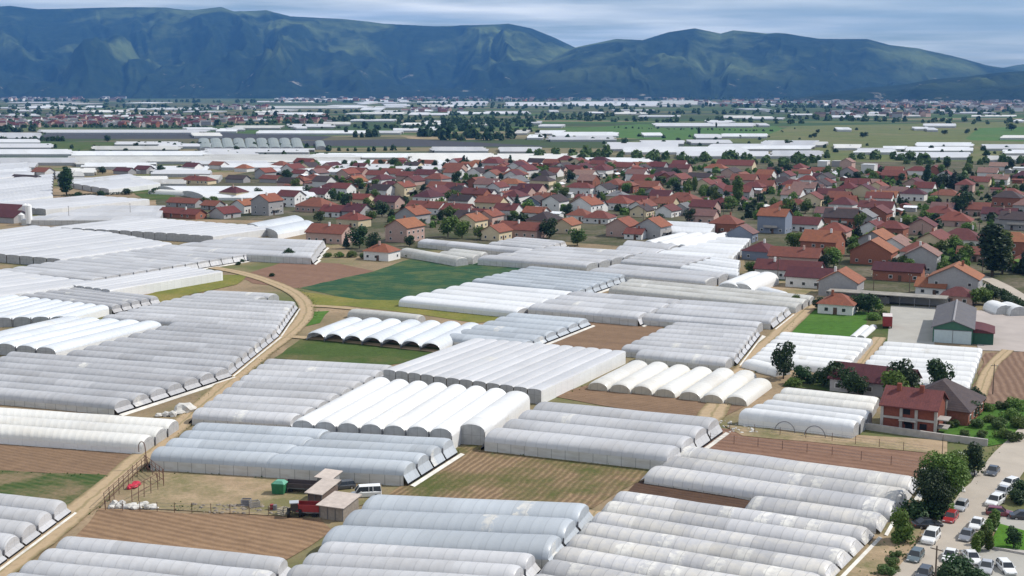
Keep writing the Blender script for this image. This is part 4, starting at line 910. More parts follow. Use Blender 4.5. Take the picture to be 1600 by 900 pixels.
def shellhouse():
    b0, b1 = un(1377, 670), un(1461, 680.5); ang = math.atan2(b1.y-b0.y, b1.x-b0.x); L = (b1-b0).length; W = 9.5
    d = Vector((math.cos(ang), math.sin(ang), 0)); nn = Vector((-d.y, d.x, 0)); c = (b0+b1)/2 + nn*W/2
    root = thing('brick_house', 'unplastered red brick shell house with concrete frame and maroon roof', 'house', (*c.xy, 0), ang)
    X, Y, e, h = L/2, W/2, 5.0, 2.5
    BR = plain('shell_brick', (.25, .082, .055), .9, .15, .25, 3)
    mb = MB()
    for s in (-1, 1):
        q = [(-X, s*Y, 0), (X, s*Y, 0), (X, s*Y, e), (-X, s*Y, e)]; mb.poly(q if s < 0 else q[::-1])
        g = [(s*X, -Y, 0), (s*X, Y, 0), (s*X, Y, e), (s*X, 0, e+h), (s*X, -Y, e)]; mb.poly(g if s > 0 else g[::-1])
    wl = mb.build('wall', BR, root)
    for x in (-X+.02, -X*.28, X*.28, X-.02):
        for y in (-Y, Y):
            mb = MB(); mb.box((x, y, e/2), (.55, .5, e)); mb.build('column', CONCB, root)
    for y in (-Y, Y):
        mb = MB(); mb.box((0, y, 2.6), (L-.1, .44, .42)); mb.build('floor_beam', CONCB, root)
    for x, z in ((-.4, 4.0), (.1, 1.2), (X*.55, 1.4), (-.2, 2.0)):
        mb = MB(); mb.box((x, -Y-.06, z), (1.3, .1, 1.1)); mb.build('window', DARK, wl)  # near-black panels stand in for the unlit rooms behind the openings
    mb = MB(); mb.box((0, -Y-.7, 2.45), (3.2, 1.3, .18)); mb.build('balcony', CONCB, root)
    mb = MB()
    for s in (-1, 1):
        P = [(-X-.5, s*(Y+.8), e-.3), (X+.5, s*(Y+.8), e-.3), (X+.5, 0, e+h), (-X-.5, 0, e+h)]; Q = [(x, y, z+.22) for x, y, z in P]
        if s > 0: P, Q = P[::-1], Q[::-1]
        mb.poly(Q); mb.poly(P[::-1])
        for i in range(4): mb.poly([P[i], P[(i+1) % 4], Q[(i+1) % 4], Q[i]])
    ro = mb.build('roof', roofmat('shell_roof', (.16, .048, .044)), root, weld=False)
    for x in (-X*.55, X*.3):
        mb = MB(); mb.box((x, -.9, e+h+.1), (.8, .8, 1.8)); mb.build('chimney', BR, ro)
    mb = MB(); mb.box((X+1.0, -Y+2.4, 1.3), (2.0, 3.2, .2)); mb.box((X+1.0, -Y+2.4, 2.9), (2.2, 3.4, .18)); mb.build('porch', CONCB, root)
shellhouse()
house(1472, 648, 'B', 13, 14, 3.2, 'D', 'K', hip=True, label='dark brown hipped house with brick wall behind the brick shell house', rise=4.2)
house(1366, 612, 'A', 9, 17, 3.2, 'M', 'G', label='old long house with dull maroon roof half hidden behind the trees', chim=False)
house(1284, 625, 'A', 3, 5, 2.2, 'L', 'G', name='shed', cat='shed', label='low grey lean-to shed left of the old long house', reg=False, rise=.5, detail=0) if False else None
# left edge farm with silos
house(5, 346, 'A', 10, 26, 3, 'M', 'G', name='farm_shed', cat='shed', label='front maroon-roofed farm shed at the left edge beside the white silos', reg=False, detail=0)
house(8, 336, 'A', 10, 26, 3, 'M', 'G', name='farm_shed', cat='shed', label='rear maroon-roofed farm shed at the left edge beside the white silos', reg=False, detail=0)
house(42, 283, 'A', 7, 26, 2.4, 'D', 'G', name='farm_shed', cat='shed', label='dark low farm shed in front of the white-gabled house on the left', reg=False, detail=0)
WTANK = plain('silo_white', (.75, .75, .74), .4, .4, .08)
for k, (x, y, hh) in enumerate(((34, 350, 4.5), (46, 352, 9.5), (41, 346, 8))):
    p = un(x, y); root = thing('silo', ['short white silo nearest the maroon shed gable', 'tallest white silo at the maroon farm sheds', 'middle white silo between the other two'][k], 'silo', p, 0, 'white silos')
    mb = MB(); mb.tube((0, 0, .8), (0, 0, hh), 1.5, n=12); mb.build('tank', WTANK, root, smooth=False)
    mb = MB(); mb.tube((0, 0, hh), (0, 0, hh+.9), 1.55, .2, n=12); mb.build('cap', WTANK, root)
    for a in range(4):
        mb = MB(); mb.box((1.2*math.cos(a*math.pi/2), 1.2*math.sin(a*math.pi/2), .4), (.2, .2, .8)); mb.build('leg', GUT, root)
# walls and hoops
def wallrun(label, pts, h, t, mat, name='garden_wall'):
    P = [un(*q) for q in pts]; c = P[0]; mb = MB()
    for a, b in zip(P, P[1:]):
        m = (a+b)/2 - c; mb.box((m.x, m.y, h/2), ((b-a).length, t, h), 0, math.atan2((b-a).y, (b-a).x))
    o = mb.build(name, mat); o.location = c; tag(o, label, 'wall'); return o
wallrun('long low concrete wall below the red brick shell house', [(1352, 671), (1470, 688), (1543, 697)], 1.3, .5, CONCB)
wallrun('low grey wall between the lawn and the paved car park', [(1538, 858), (1572, 863), (1640, 876)], .5, .35, CONCB)
def hoop(px, py, r, ang, label):
    p = un(px, py); mb = MB(); pr = None
    for i in range(17):
        a = math.pi*i/16; q = Vector((r*math.cos(a), .25*math.sin(a), r*1.05*math.sin(a)))
        if pr: mb.tube(pr, q, .09, n=5, cap=False)
        pr = q
    o = mb.build('steel_hoop', GUT); o.location = p; o.rotation_euler = (0, 0, ang); tag(o, label, 'hoop', 'black steel hoops')
hoop(1003, 724, 1.9, A_ANG, 'black steel hoop leaning on the posted wall behind the striped field')
hoop(1226, 676, 2.0, A_ANG, 'left of two black hoops leaning on the white front wall')
hoop(1273, 683, 2.0, A_ANG, 'right of two black hoops leaning on the white front wall')
# ------------------------------------------------------------------ utility poles
POLE = MB(); POLE.tube((0, 0, 0), (0, 0, 8.5), .15, .10, n=6); POLE = POLE.mesh('pole', WOODP)
ARM = MB(); ARM.box((0, 0, 8.0), (1.8, .1, .12)); ARM = ARM.mesh('crossarm', WOODP)
INS = MB(); INS.tube((0, 0, 8.06), (0, 0, 8.3), .06, n=5); INS = INS.mesh('insulator', FRAME)
for x, y, s, lab in ((1459, 948, .95, 'wooden pole at the roadside by the bottom right corner'), (1551, 617, .8, 'thin dark pole on the ploughed field at the right'), (1472, 712, .45, 'short pole beside the low concrete wall'),
                     (108, 346, .9, 'pole between pale greenhouses right of the silos'), (204, 341, .9, 'pole among pale greenhouses left of the red farm sheds'), (1364, 470, 1.0, 'pole in front of the grey-gabled house by the open shed'),
                     (1534, 440, 1.0, 'grey pole beside the big dark poplar'), (0, 262, 1.3, 'pole at the left edge among far greenhouses'), (1310, 440, .9, 'pole behind the orange-roofed grey house')):
    r_ = thing('utility_pole', lab, 'pole', un(x, y), R.uniform(0, 3), 'utility poles', (s, s, s))
    obj('pole', POLE, r_); a_ = obj('crossarm', ARM, r_)
    for q in (-.8, .8):
        i_ = obj('insulator', INS, a_); i_.location = (q, 0, 0)
PL = []
for x, y in ((470, 330), (560, 300), (650, 345), (705, 325), (790, 318), (850, 350), (930, 305), (1005, 352), (1060, 300), (1130, 345), (1185, 320), (1270, 345), (1340, 300), (1400, 330), (1440, 380), (1465, 318), (1530, 360), (1545, 300), (1215, 440), (1420, 470)):
    r_ = thing('utility_pole', 'x', 'pole', un(x, y), R.uniform(0, 3), 'utility poles')
    obj('pole', POLE, r_); a_ = obj('crossarm', ARM, r_)
    for q in (-.8, .8):
        i_ = obj('insulator', INS, a_); i_.location = (q, 0, 0)
    PL.append((r_, 'thin wooden utility pole', x, y))
rank_labels(PL, 'pole')
# ------------------------------------------------------------------ trees
def quads(c, nrm, size, bend=.25):
    """numpy: centres (n,3), normals (n,3), sizes (n) -> vertices, faces"""
    n = len(c); rnd = NR.normal(size=(n, 3)); nrm = nrm/np.linalg.norm(nrm, axis=1, keepdims=True)
    t = np.cross(nrm, rnd); t /= np.linalg.norm(t, axis=1, keepdims=True) + 1e-9; b = np.cross(nrm, t)
    s = size[:, None]; asp = NR.uniform(.6, 1.0, (n, 1))
    v = np.stack([c - t*s - b*s*asp*.4, c + t*s*.2 - b*s*asp, c + t*s + b*s*asp*.3 + nrm*s*bend, c - t*s*.3 + b*s*asp], 1).reshape(-1, 3)
    f = np.arange(n*4).reshape(-1, 4); return v, f
def npmesh(name, v, f, mat, extra=None):
    me = bpy.data.meshes.new(name); n = len(f); k = f.shape[1]
    me.vertices.add(len(v)); me.vertices.foreach_set('co', v.astype(np.float32).ravel())
    me.loops.add(n*k); me.loops.foreach_set('vertex_index', f.astype(np.int32).ravel())
    me.polygons.add(n); me.polygons.foreach_set('loop_start', np.arange(0, n*k, k, dtype=np.int32)); me.polygons.foreach_set('loop_total', np.full(n, k, np.int32))
    me.materials.append(mat); me.update(calc_edges=True); me.validate(); return me
def crown(kind, n, size):
    """foliage of a tree of height 1: scattered leaf clumps on lobes"""
    if kind == 'broad':
        L = NR.randint(9, 14); th = NR.uniform(0, 6.28, L); rr = NR.uniform(.05, .27, L)
        C = np.stack([rr*np.cos(th), rr*np.sin(th), NR.uniform(.28, .80, L)], 1); RAD = NR.uniform(.15, .24, L)
        RAD *= np.clip(1.25 - np.abs(C[:, 2]-.5)*1.2, .6, 1.2)
    elif kind == 'poplar':
        L = 16; z = np.linspace(.15, .93, L); th = NR.uniform(0, 6.28, L); prof = .115*np.sin(np.clip((z-.05)/.95, 0, 1)*np.pi)**.5
        C = np.stack([.035*np.cos(th), .035*np.sin(th), z], 1); RAD = prof + NR.uniform(0, .025, L)
    elif kind == 'conifer':
        L = 14; z = np.linspace(.12, .95, L); th = NR.uniform(0, 6.28, L); C = np.stack([.03*np.cos(th), .03*np.sin(th), z], 1); RAD = .24*(1.02-z) + .02
    else:  # bush
        L = NR.randint(6, 10); th = NR.uniform(0, 6.28, L); rr = NR.uniform(.1, .38, L)
        C = np.stack([rr*np.cos(th), rr*np.sin(th), NR.uniform(.25, .6, L)], 1); RAD = NR.uniform(.22, .36, L)
    w_ = RAD**2; idx = NR.choice(L, n, p=w_/w_.sum()); d = NR.normal(size=(n, 3)); d /= np.linalg.norm(d, axis=1, keepdims=True)
    if kind == 'conifer': d[:, 2] *= .4
    c = C[idx] + d*RAD[idx][:, None]*(NR.uniform(.0, 1, (n, 1))**.22)
    c[:, 2] = np.maximum(c[:, 2], .06 if kind in ('bush',) else .12)
    nr = d*.9 + NR.normal(size=(n, 3))*.55; nr[:, 2] += .35
    return quads(c, nr, size*NR.uniform(.6, 1.4, n))
def trunkmesh(h, r, limbs):
    mb = MB(); mb.tube((0, 0, 0), (0, 0, h*.6), r, r*.7, 7); mb.tube((0, 0, h*.6), (.02, .01, h), r*.7, r*.35, 6)
    for k in range(limbs):
        a = k*2.4; mb.tube((0, 0, h*(.55+.08*k)), (.2*math.cos(a), .2*math.sin(a), h*(.95+.1*k)), r*.45, r*.15, 5)
    return mb.mesh('trunk', BARK, weld=False)
BARK = plain('bark', (.10, .075, .055), .9, .1, .35, 4)
TRUNK = {'broad': trunkmesh(.55, .025, 4), 'poplar': trunkmesh(.8, .016, 2), 'conifer': trunkmesh(.8, .018, 0)}
CR = {('broad', m): [npmesh('crown', *crown('broad', 1500, .036), M_) for _ in range(3)] for m, M_ in (('mid', L_mid), ('dark', L_dark), ('lite', L_lite))}
CR[('poplar', 'mid')] = [npmesh('crown', *crown('poplar', 3200, .021), L_mid) for _ in range(2)]; CR[('poplar', 'dark')] = [npmesh('crown', *crown('poplar', 3200, .021), L_dark) for _ in range(2)]
CR[('conifer', 'dark')] = [npmesh('crown', *crown('conifer', 1400, .03), L_con) for _ in range(2)]
BIG = {m: [npmesh('crown', *crown('broad', 6500, .019), M_) for _ in range(2)] for m, M_ in (('mid', L_mid), ('dark', L_dark))}
BUSHM = [npmesh('bush', *crown('bush', 1300, .05), M_) for M_ in (L_mid, L_dark, L_lite)]
TREES = []; TW_ = {'mid': 'green', 'dark': 'dark', 'lite': 'light green'}
def tree(px, py, h, kind='broad', tone='mid', wide=1.0, label=None, big=False, pos=None):
    p = pos or un(px, py); names = {'broad': 'broadleaf_tree', 'poplar': 'poplar_tree', 'conifer': 'conifer_tree'}
    root = thing(names[kind], label or 'x', 'tree', p, R.uniform(0, 6.28), 'trees', (h*wide, h*wide, h))
    t = obj('trunk', TRUNK[kind], root); c = obj('crown', R.choice(BIG[tone] if big else CR[(kind, tone)]), root)
    if not label:
        d = {'broad': '%s round tree', 'poplar': '%s slender tall tree', 'conifer': '%s pointed conifer'}[kind] % TW_[tone]
        TREES.append((root, ('tall ' if h > 9 and kind == 'broad' else 'low ' if h < 6 else '') + d, px, py))
    HPOS.append((p.x, p.y, 1.5)); return root
BUSHES = []
def bush(px, py, s, k=0, label=None, flat=.8, pos=None):
    p = pos or un(px, py); o = obj('bush', BUSHM[k]); o.location = p; o.rotation_euler = (0, 0, R.uniform(0, 6)); o.scale = (s, s, s*flat); tag(o, label or 'x', 'bush', 'bushes')
    if not label: BUSHES.append((o, ['green leafy bush', 'dark leafy bush', 'light green bush'][k], px, py))
    return o
tree(1470, 794, 9.8, tone='mid', wide=.95, label='largest leafy tree with a light green top beside the parked silver car', big=True)
tree(1452, 804, 7.8, tone='dark', wide=1.0, label='dark leafy tree joined to the left of the largest roadside tree', big=True)
tree(1488, 768, 7.5, tone='mid', wide=.9, label='green tree behind the largest roadside tree beside white bales', big=True)
tree(1522, 745, 6.5, tone='dark', wide=.8, label='small dark tree between white bales and the dark sedan on the road')
tree(1412, 846, 5.6, tone='mid', wide=.75, label='rounded green tree alone left of the white van-like car')
tree(1224, 592, 9.0, tone='dark', wide=.8, label='dark tree standing in front of the low white tunnels')
for t in [(104, 305, 18, 'poplar', 'dark', 1.7, 'lone dark poplar among the pale greenhouses on the left'), (453, 409, 5.5, 'broad', 'dark', 1.3, 'small dark tree at the edge of the reddish-brown plot'),
          (1153, 322, 17, 'poplar', 'mid', 1.2, 'slim tall poplar in the middle of the right-hand houses'), (1550, 432, 19, 'poplar', 'dark', 1.9, 'largest dark poplar at the right edge'), (1566, 428, 16, 'poplar', 'mid', 1.6, 'lighter poplar touching the largest dark one at the right edge'),
          (1502, 336, 13, 'broad', 'dark', 1.1, 'big round dark tree in the right-hand village'), (1152, 318, 12, 'broad', 'mid', .6, None)]:
    tree(*t[:6], label=t[6])
for t in [(562, 388, 10, 'broad', 'dark', 1.1), (583, 392, 8, 'broad', 'dark', 1.1), (541, 388, 7, 'conifer', 'dark', 1), (700, 371, 11, 'broad', 'mid', 1.1), (722, 373, 9, 'broad', 'mid', 1.1), (752, 374, 6.5, 'broad', 'mid', 1.3), (640, 385, 5, 'broad', 'dark', 1.2),
          (858, 373, 9.5, 'broad', 'dark', 1.2), (902, 384, 7.5, 'broad', 'lite', 1.3), (887, 338, 7, 'broad', 'dark', 1.1), (1478, 296, 13, 'conifer', 'dark', 1.3), (1490, 298, 14, 'conifer', 'dark', 1.2), (1467, 297, 11, 'broad', 'dark', 1.2), (1500, 296, 11, 'broad', 'dark', 1.2),
          (1448, 285, 13, 'poplar', 'dark', 1.4), (1240, 392, 9, 'broad', 'mid', 1.2), (1255, 388, 7, 'broad', 'mid', 1.2), (1243, 352, 8, 'broad', 'mid', 1.1), (1303, 418, 8.5, 'broad', 'mid', 1.1), (1289, 420, 6, 'broad', 'dark', 1.2), (1332, 400, 6, 'broad', 'mid', 1.2), (1079, 348, 7.5, 'broad', 'dark', 1.1),
          (1232, 274, 9, 'broad', 'dark', 1.4), (1215, 276, 8, 'broad', 'dark', 1.4), (1312, 372, 9, 'conifer', 'dark', 1.1), (1326, 374, 8, 'conifer', 'dark', 1.2), (1340, 374, 8, 'conifer', 'dark', 1.2), (1290, 372, 7, 'broad', 'mid', 1.1), (1174, 428, 5, 'broad', 'mid', 1.1), (1182, 424, 4, 'broad', 'mid', 1.2),
          (1278, 484, 4, 'broad', 'dark', 1.2), (1342, 488, 6, 'broad', 'dark', 1.2), (1357, 490, 6.5, 'broad', 'dark', 1.2), (1372, 486, 4.5, 'broad', 'mid', 1.2), (1242, 478, 4, 'broad', 'mid', 1.0), (1302, 608, 6.5, 'broad', 'dark', 1.1), (1286, 604, 4.5, 'broad', 'dark', 1.2), (1252, 600, 4.5, 'broad', 'dark', 1.2),
          (1396, 628, 8.0, 'broad', 'mid', 1.0), (1412, 622, 8.5, 'broad', 'dark', 1.0), (1428, 622, 6, 'broad', 'mid', 1.0), (1340, 622, 5.5, 'broad', 'dark', 1.0), (1325, 616, 6.0, 'broad', 'dark', 1.0), (1463, 618, 8.5, 'broad', 'dark', .9), (1345, 602, 5, 'broad', 'mid', 1.0), (1525, 478, 6.5, 'broad', 'mid', 1.2), (1540, 476, 5, 'broad', 'mid', 1.2), (1552, 470, 4.5, 'broad', 'dark', 1.4), (1572, 478, 3.5, 'broad', 'dark', 1.6),
          (1412, 424, 7, 'broad', 'mid', 1.1), (1425, 428, 6, 'broad', 'mid', 1.1), (1395, 428, 6, 'broad', 'dark', 1), (1475, 428, 6, 'broad', 'mid', 1.2), (1524, 640, 5, 'broad', 'dark', 1), (1516, 655, 4, 'broad', 'dark', 1.2), (404, 308, 6, 'broad', 'dark', 1.2), (445, 280, 7, 'broad', 'dark', 1.1), (470, 264, 8, 'broad', 'dark', 1.2),
          (565, 340, 7, 'broad', 'mid', 1.2), (566, 295, 8, 'broad', 'mid', 1.3), (585, 292, 6, 'broad', 'mid', 1.3), (500, 348, 6, 'broad', 'lite', 1.2), (643, 340, 5, 'broad', 'lite', 1.2), (480, 305, 6, 'broad', 'dark', 1.2), (160, 272, 6, 'broad', 'dark', 1.5), (128, 270, 4, 'broad', 'dark', 1.3), (250, 271, 7, 'broad', 'dark', 1.6), (280, 268, 5, 'broad', 'dark', 1.4),
          (725, 263, 11, 'poplar', 'dark', 1), (797, 260, 10, 'poplar', 'dark', 1), (660, 262, 7, 'broad', 'dark', 1.2), (700, 258, 6, 'broad', 'dark', 1.3), (612, 262, 7, 'broad', 'dark', 1.2), (538, 262, 7, 'broad', 'dark', 1.1), (320, 322, 6, 'broad', 'mid', 1.3), (336, 318, 5, 'broad', 'mid', 1.4), (500, 276, 5, 'broad', 'mid', 1.2),
          (1017, 290, 6, 'broad', 'mid', 1.6), (1030, 288, 6, 'broad', 'lite', 1.5), (1000, 315, 5, 'broad', 'mid', 1), (1085, 300, 10, 'poplar', 'mid', 1.3), (1098, 310, 9, 'broad', 'mid', .9), (1120, 322, 10, 'broad', 'mid', .9), (1105, 325, 7, 'broad', 'mid', 1), (1030, 352, 6, 'broad', 'dark', 1), (1015, 350, 4, 'broad', 'lite', 1.2),
          (1444, 345, 6, 'broad', 'mid', 1.4), (1430, 350, 5, 'broad', 'mid', 1.3), (1425, 395, 5, 'broad', 'mid', 1.3), (430, 183, 14, 'poplar', 'dark', 2.5), (512, 188, 14, 'poplar', 'dark', 2.0), (1092, 212, 12, 'poplar', 'dark', 1.2), (1119, 200, 10, 'poplar', 'dark', 1.1), (730, 208, 16, 'poplar', 'dark', 1.3), (541, 210, 12, 'broad', 'dark', .8),
          (1580, 204, 12, 'broad', 'dark', 1.7), (1347, 215, 8, 'broad', 'dark', 1.2), (1352, 214, 7, 'broad', 'dark', 1.4), (1476, 210, 7, 'broad', 'dark', 1.8), (1510, 209, 6, 'broad', 'dark', 1.5), (1278, 208, 6, 'broad', 'dark', 1.5), (1273, 215, 7, 'broad', 'dark', 1.5), (1230, 228, 8, 'broad', 'dark', 1.2), (1118, 222, 7, 'broad', 'dark', 1.2), (1060, 222, 6, 'broad', 'dark', 1.6),
          (975, 228, 9, 'broad', 'dark', 1.2), (820, 208, 8, 'broad', 'dark', 1.2), (840, 211, 8, 'broad', 'dark', 1.2), (213, 232, 7, 'broad', 'dark', 1.2), (370, 238, 7, 'broad', 'dark', 1.2), (168, 222, 9, 'broad', 'dark', 1.2), (75, 222, 7, 'broad', 'dark', 1.2), (905, 260, 7, 'broad', 'dark', 1.2), (1480, 265, 8, 'broad', 'dark', 1.2), (1240, 254, 7, 'broad', 'dark', 1.2)]:
    tree(*t)
cnt = 0; tries = 0
while cnt < 170 and tries < 9000:
    tries += 1
    poly = R.choices(VIL, weights=[4, 5, 4, 4, 4, 1.5, 1])[0]
    W = [un(*q) for q in poly]; p = Vector((R.uniform(min(q.x for q in W), max(q.x for q in W)), R.uniform(min(q.y for q in W), max(q.y for q in W)), 0)); q = proj(p)
    if not inside(q, poly) or not free(p, .3): continue
    kd = 'broad' if R.random() < .9 else 'conifer'; tree(q[0], q[1], R.uniform(5, 9.5), kd, 'dark' if kd == 'conifer' or R.random() < .3 else 'mid', R.uniform(.95, 1.25), pos=p)
    cnt += 1
rank_labels(TREES, 'tree')
# bushes
for b in [(1490, 668, 2.2, 2), (1505, 660, 3, 0), (1525, 668, 2.6, 2), (1545, 660, 2.4, 0), (1562, 670, 3, 2), (1578, 655, 3.6, 0), (1594, 668, 3.6, 0), (1588, 640, 4, 0), (1568, 640, 2.6, 2), (1545, 642, 2.5, 0), (1508, 682, 1.8, 2), (1535, 684, 2, 2), (1566, 684, 3, 0), (1582, 690, 3, 2),
          (1392, 884, 1.8, 2), (1400, 872, 1.5, 2), (1385, 898, 2.0, 2), (1398, 893, 1.4, 0), (1505, 905, 4.5, 1), (1488, 910, 4, 1), (1525, 912, 3.4, 1), (1590, 782, 2.6, 1), (1598, 788, 3, 1), (1600, 768, 3, 1),
          (512, 402, 3, 0), (530, 402, 3.5, 0), (550, 402, 4, 0), (568, 404, 3, 2), (640, 402, 3, 0), (655, 402, 2.5, 1), (1270, 600, 3.5, 1), (1240, 604, 3, 0), (1330, 608, 4, 1), (1192, 602, 2, 1), (1560, 462, 3.5, 1), (1590, 485, 3, 1),
          (425, 432, 2, 1), (372, 414, 2, 1), (380, 410, 2, 1), (1228, 480, 3, 0), (1365, 500, 3.5, 0), (1378, 494, 3, 0), (240, 303, 6, 1), (200, 304, 6, 1), (160, 306, 5, 1), (120, 308, 5, 1)]:
    bush(*b)
for x, y, q, k in ((1440, 812, 4.5, 1), (1456, 808, 4.5, 1), (1470, 800, 4, 0), (1410, 848, 3, 0)): bush(x, y, q, k)
rank_labels(BUSHES, 'bush')
# clipped conifers by the lawn, one object each
for k, (x, y) in enumerate(((1530, 862), (1537, 852), (1543, 843), (1549, 834), (1554, 827), (1545, 862), (1524, 868))):
    p = un(x, y); r_ = thing('clipped_conifer', 'x', 'tree', p, R.uniform(0, 6), 'clipped cone conifers by the lawn', (4.6, 4.6, 3.2))
    obj('trunk', TRUNK['poplar'], r_); obj('crown', CR[('poplar', 'mid')][k % 2], r_)
    r_['label'] = ['first', 'second', 'third', 'fourth', 'farthest', 'inner', 'nearest, leftmost'][k] + ' clipped conical conifer of the row along the lawn'
p = un(1583, 858); r_ = thing('young_tree', 'small spindly young tree standing on the bright lawn', 'tree', p, 0, None, (3.2, 3.2, 3.6)); obj('trunk', TRUNK['broad'], r_); obj('crown', CR[('broad', 'dark')][0], r_)
# woods and tree belts too dense to count
def woods(name, lines, mat, per=90, size=.35):
    V, Fc, n0 = [], [], 0
    for pts, h, step, wid in lines:
        P = [un(*q) for q in pts]
        for a, b in zip(P, P[1:]):
            m = max(1, int((b-a).length/step))
            for k in range(m):
                c = a.lerp(b, (k+R.random())/m); hh = h*R.uniform(.55, 1.25); rr = hh*R.uniform(.35, .6)
                c = Vector((c.x, c.y + R.uniform(-wid, wid), 0))
                d = NR.normal(size=(per, 3)); d /= np.linalg.norm(d, axis=1, keepdims=True); d[:, 2] = np.abs(d[:, 2])*1.0
                q = d*np.array([rr, rr, hh*.85])*(NR.uniform(0, 1, (per, 1))**.25); q[:, 2] += hh*.08; q += np.array([c.x, c.y, 0])
                v, f = quads(q, d + NR.normal(size=(per, 3))*.5, hh*size*NR.uniform(.4, .9, per)); V.append(v); Fc.append(f + n0); n0 += len(v)
    o = obj(name, npmesh(name, np.concatenate(V), np.concatenate(Fc), mat)); return tag(o, kind='stuff')
woods('woods', [([(820, 243), (880, 244), (980, 248)], 9, 7, 60), ([(980, 250), (1100, 252), (1290, 256)], 10, 8, 35), ([(1290, 248), (1420, 250), (1460, 258)], 8, 10, 15), ([(1400, 256), (1520, 256), (1640, 257)], 8, 10, 18), ([(1060, 256), (1240, 262)], 7, 12, 15)], L_lite, 80, .3)
woods('woods', [([(690, 217), (805, 218)], 16, 9, 60), ([(-30, 206), (62, 205)], 11, 9, 50), ([(548, 215), (590, 214)], 10, 9, 10), ([(180, 226), (330, 229)], 5, 9, 8), ([(260, 231), (320, 230), (480, 231)], 5, 9, 8), ([(500, 235), (640, 236)], 6, 9, 20), ([(0, 219), (100, 221)], 6, 9, 10)], L_dark, 60, .35)
woods('woods', [([(540, 187), (700, 189), (840, 194)], 11, 9.2, 120), ([(320, 194), (420, 194), (540, 192)], 10, 10.1, 60), ([(820, 185), (960, 189), (1250, 192)], 10, 10.9, 110), ([(1240, 186), (1440, 191), (1640, 192)], 10, 10.9, 130), ([(640, 198), (760, 200)], 9, 7.6, 50), ([(1250, 180), (1640, 182)], 10, 12.6, 150), ([(700, 180), (960, 182)], 10, 14.3, 90)], L_far, 30, .45)
woods('woods', [([(-60, 166), (200, 168), (420, 169)], 13, 23.1, 160), ([(-60, 159), (330, 160), (640, 160)], 16, 25.2, 250), ([(640, 160), (900, 156.5), (1200, 157)], 14, 25.2, 300), ([(1100, 166), (1400, 171), (1660, 173)], 14, 18.9, 220), ([(1200, 161), (1660, 163)], 15, 23.1, 350), ([(640, 168), (1000, 171)], 11, 23.1, 150), ([(0, 174), (330, 175)], 10, 18.9, 80), ([(640, 164), (1100, 168)], 12, 25.2, 120),
    ([(-60, 182), (330, 182.5), (420, 184)], 11, 10.1, 90), ([(-60, 178), (330, 178.5)], 9, 16.8, 60), ([(0, 201), (60, 199), (330, 200)], 6, 5.9, 20), ([(-60, 190), (340, 191)], 8, 5.0, 180), ([(-60, 196), (300, 196)], 7, 5.9, 80), ([(400, 176), (640, 178)], 9, 13.4, 60), ([(400, 188), (560, 188)], 11, 6.7, 90), ([(940, 178), (1260, 177)], 11, 12.6, 160),
    ([(1260, 175), (1640, 177)], 11, 11.8, 200), ([(1260, 168), (1640, 167)], 11, 12.6, 350), ([(-60, 170), (430, 172)], 10, 18.9, 120), ([(960, 200), (1230, 206)], 3, 7.6, 30), ([(650, 155), (1280, 155)], 14, 16.8, 500), ([(1280, 158), (1640, 155)], 13, 12.6, 700)], L_far, 24, .5)
woods('woods', [([(560, 200), (690, 205)], 9, 14, 60), ([(690, 204), (830, 206)], 10, 11, 80), ([(620, 193), (830, 199)], 10, 14, 60), ([(660, 212), (690, 214)], 11, 6, 40), ([(940, 224), (1100, 227), (1280, 226)], 5, 30, 60), ([(1000, 215), (1290, 217)], 4, 26, 50), ([(1280, 232), (1640, 232)], 5, 26, 70), ([(1280, 240), (1640, 242)], 5, 18, 30), ([(1240, 203), (1640, 206)], 4, 45, 70),
    ([(820, 216), (960, 220)], 6, 14, 30), ([(100, 240), (330, 240), (560, 250)], 4, 18, 30), ([(0, 232), (250, 231)], 4, 16, 20), ([(330, 198), (640, 201)], 6, 18, 40), ([(330, 239), (640, 247)], 4, 22, 25)], L_dark, 60, .38)
VG = []
for poly in VIL:
    W = [un(*q) for q in poly]; k = 0
    while k < 210:
        p = Vector((R.uniform(min(q.x for q in W), max(q.x for q in W)), R.uniform(min(q.y for q in W), max(q.y for q in W)), 0)); q = proj(p)
        if inside(q, poly) and free(p, -2.0): VG.append(((q, (q[0]+.01+R.uniform(2, 7), q[1]+.01)), R.uniform(1.6, 4.6), 3, 1.4)); k += 1
woods('garden_greenery', VG[::2], L_dark, 70, .42); woods('garden_greenery', VG[1::2], L_mid, 70, .42)
# distant towns: houses beyond counting
def town(name, regions):
    mb = MB(); cols = [(3, 5), (2, 5), (0, 6), (3, 7), (2, 5), (0, 5), (3, 7), (4, 5)]
    for (x0, x1, y0, y1, n, hs) in regions:
        for _ in range(n):
            p = un(R.uniform(x0, x1), R.uniform(y0, y1)); wv, lv, h = R.uniform(9, 14)*hs, R.uniform(10, 22)*hs, R.uniform(4, 9)*hs**.5; rz = R.uniform(-.8, .8); cw, crf = R.choice(cols)
            mb.box((p.x, p.y, h/2), (lv, wv, h), cw, rz); cs, sn = math.cos(rz), math.sin(rz)
            q = lambda a, b, z: (p.x + a*cs - b*sn, p.y + a*sn + b*cs, z)
            X, Y = lv/2+.4, wv/2+.4
            for s in (-1, 1):
                t = [q(-X, s*Y, h+.05), q(X, s*Y, h+.05), q(X, 0, h+wv*.28), q(-X, 0, h+wv*.28)]; mb.poly(t if s < 0 else t[::-1], crf)
                t = [q(s*X, -Y, h+.05), q(s*X, Y, h+.05), q(s*X, 0, h+wv*.28)]; mb.poly(t if s > 0 else t[::-1], cw)
    o = mb.build(name, [WALL['W'], WALL['C'], WALL['P'], WALL['G'], WALL['K'], ROOF['M' if name == 'distant_houses' else 'D'], ROOF['P'], ROOF['G']], weld=False); return tag(o, kind='stuff')  # town roofs take greyer colours than red tile, standing in for haze
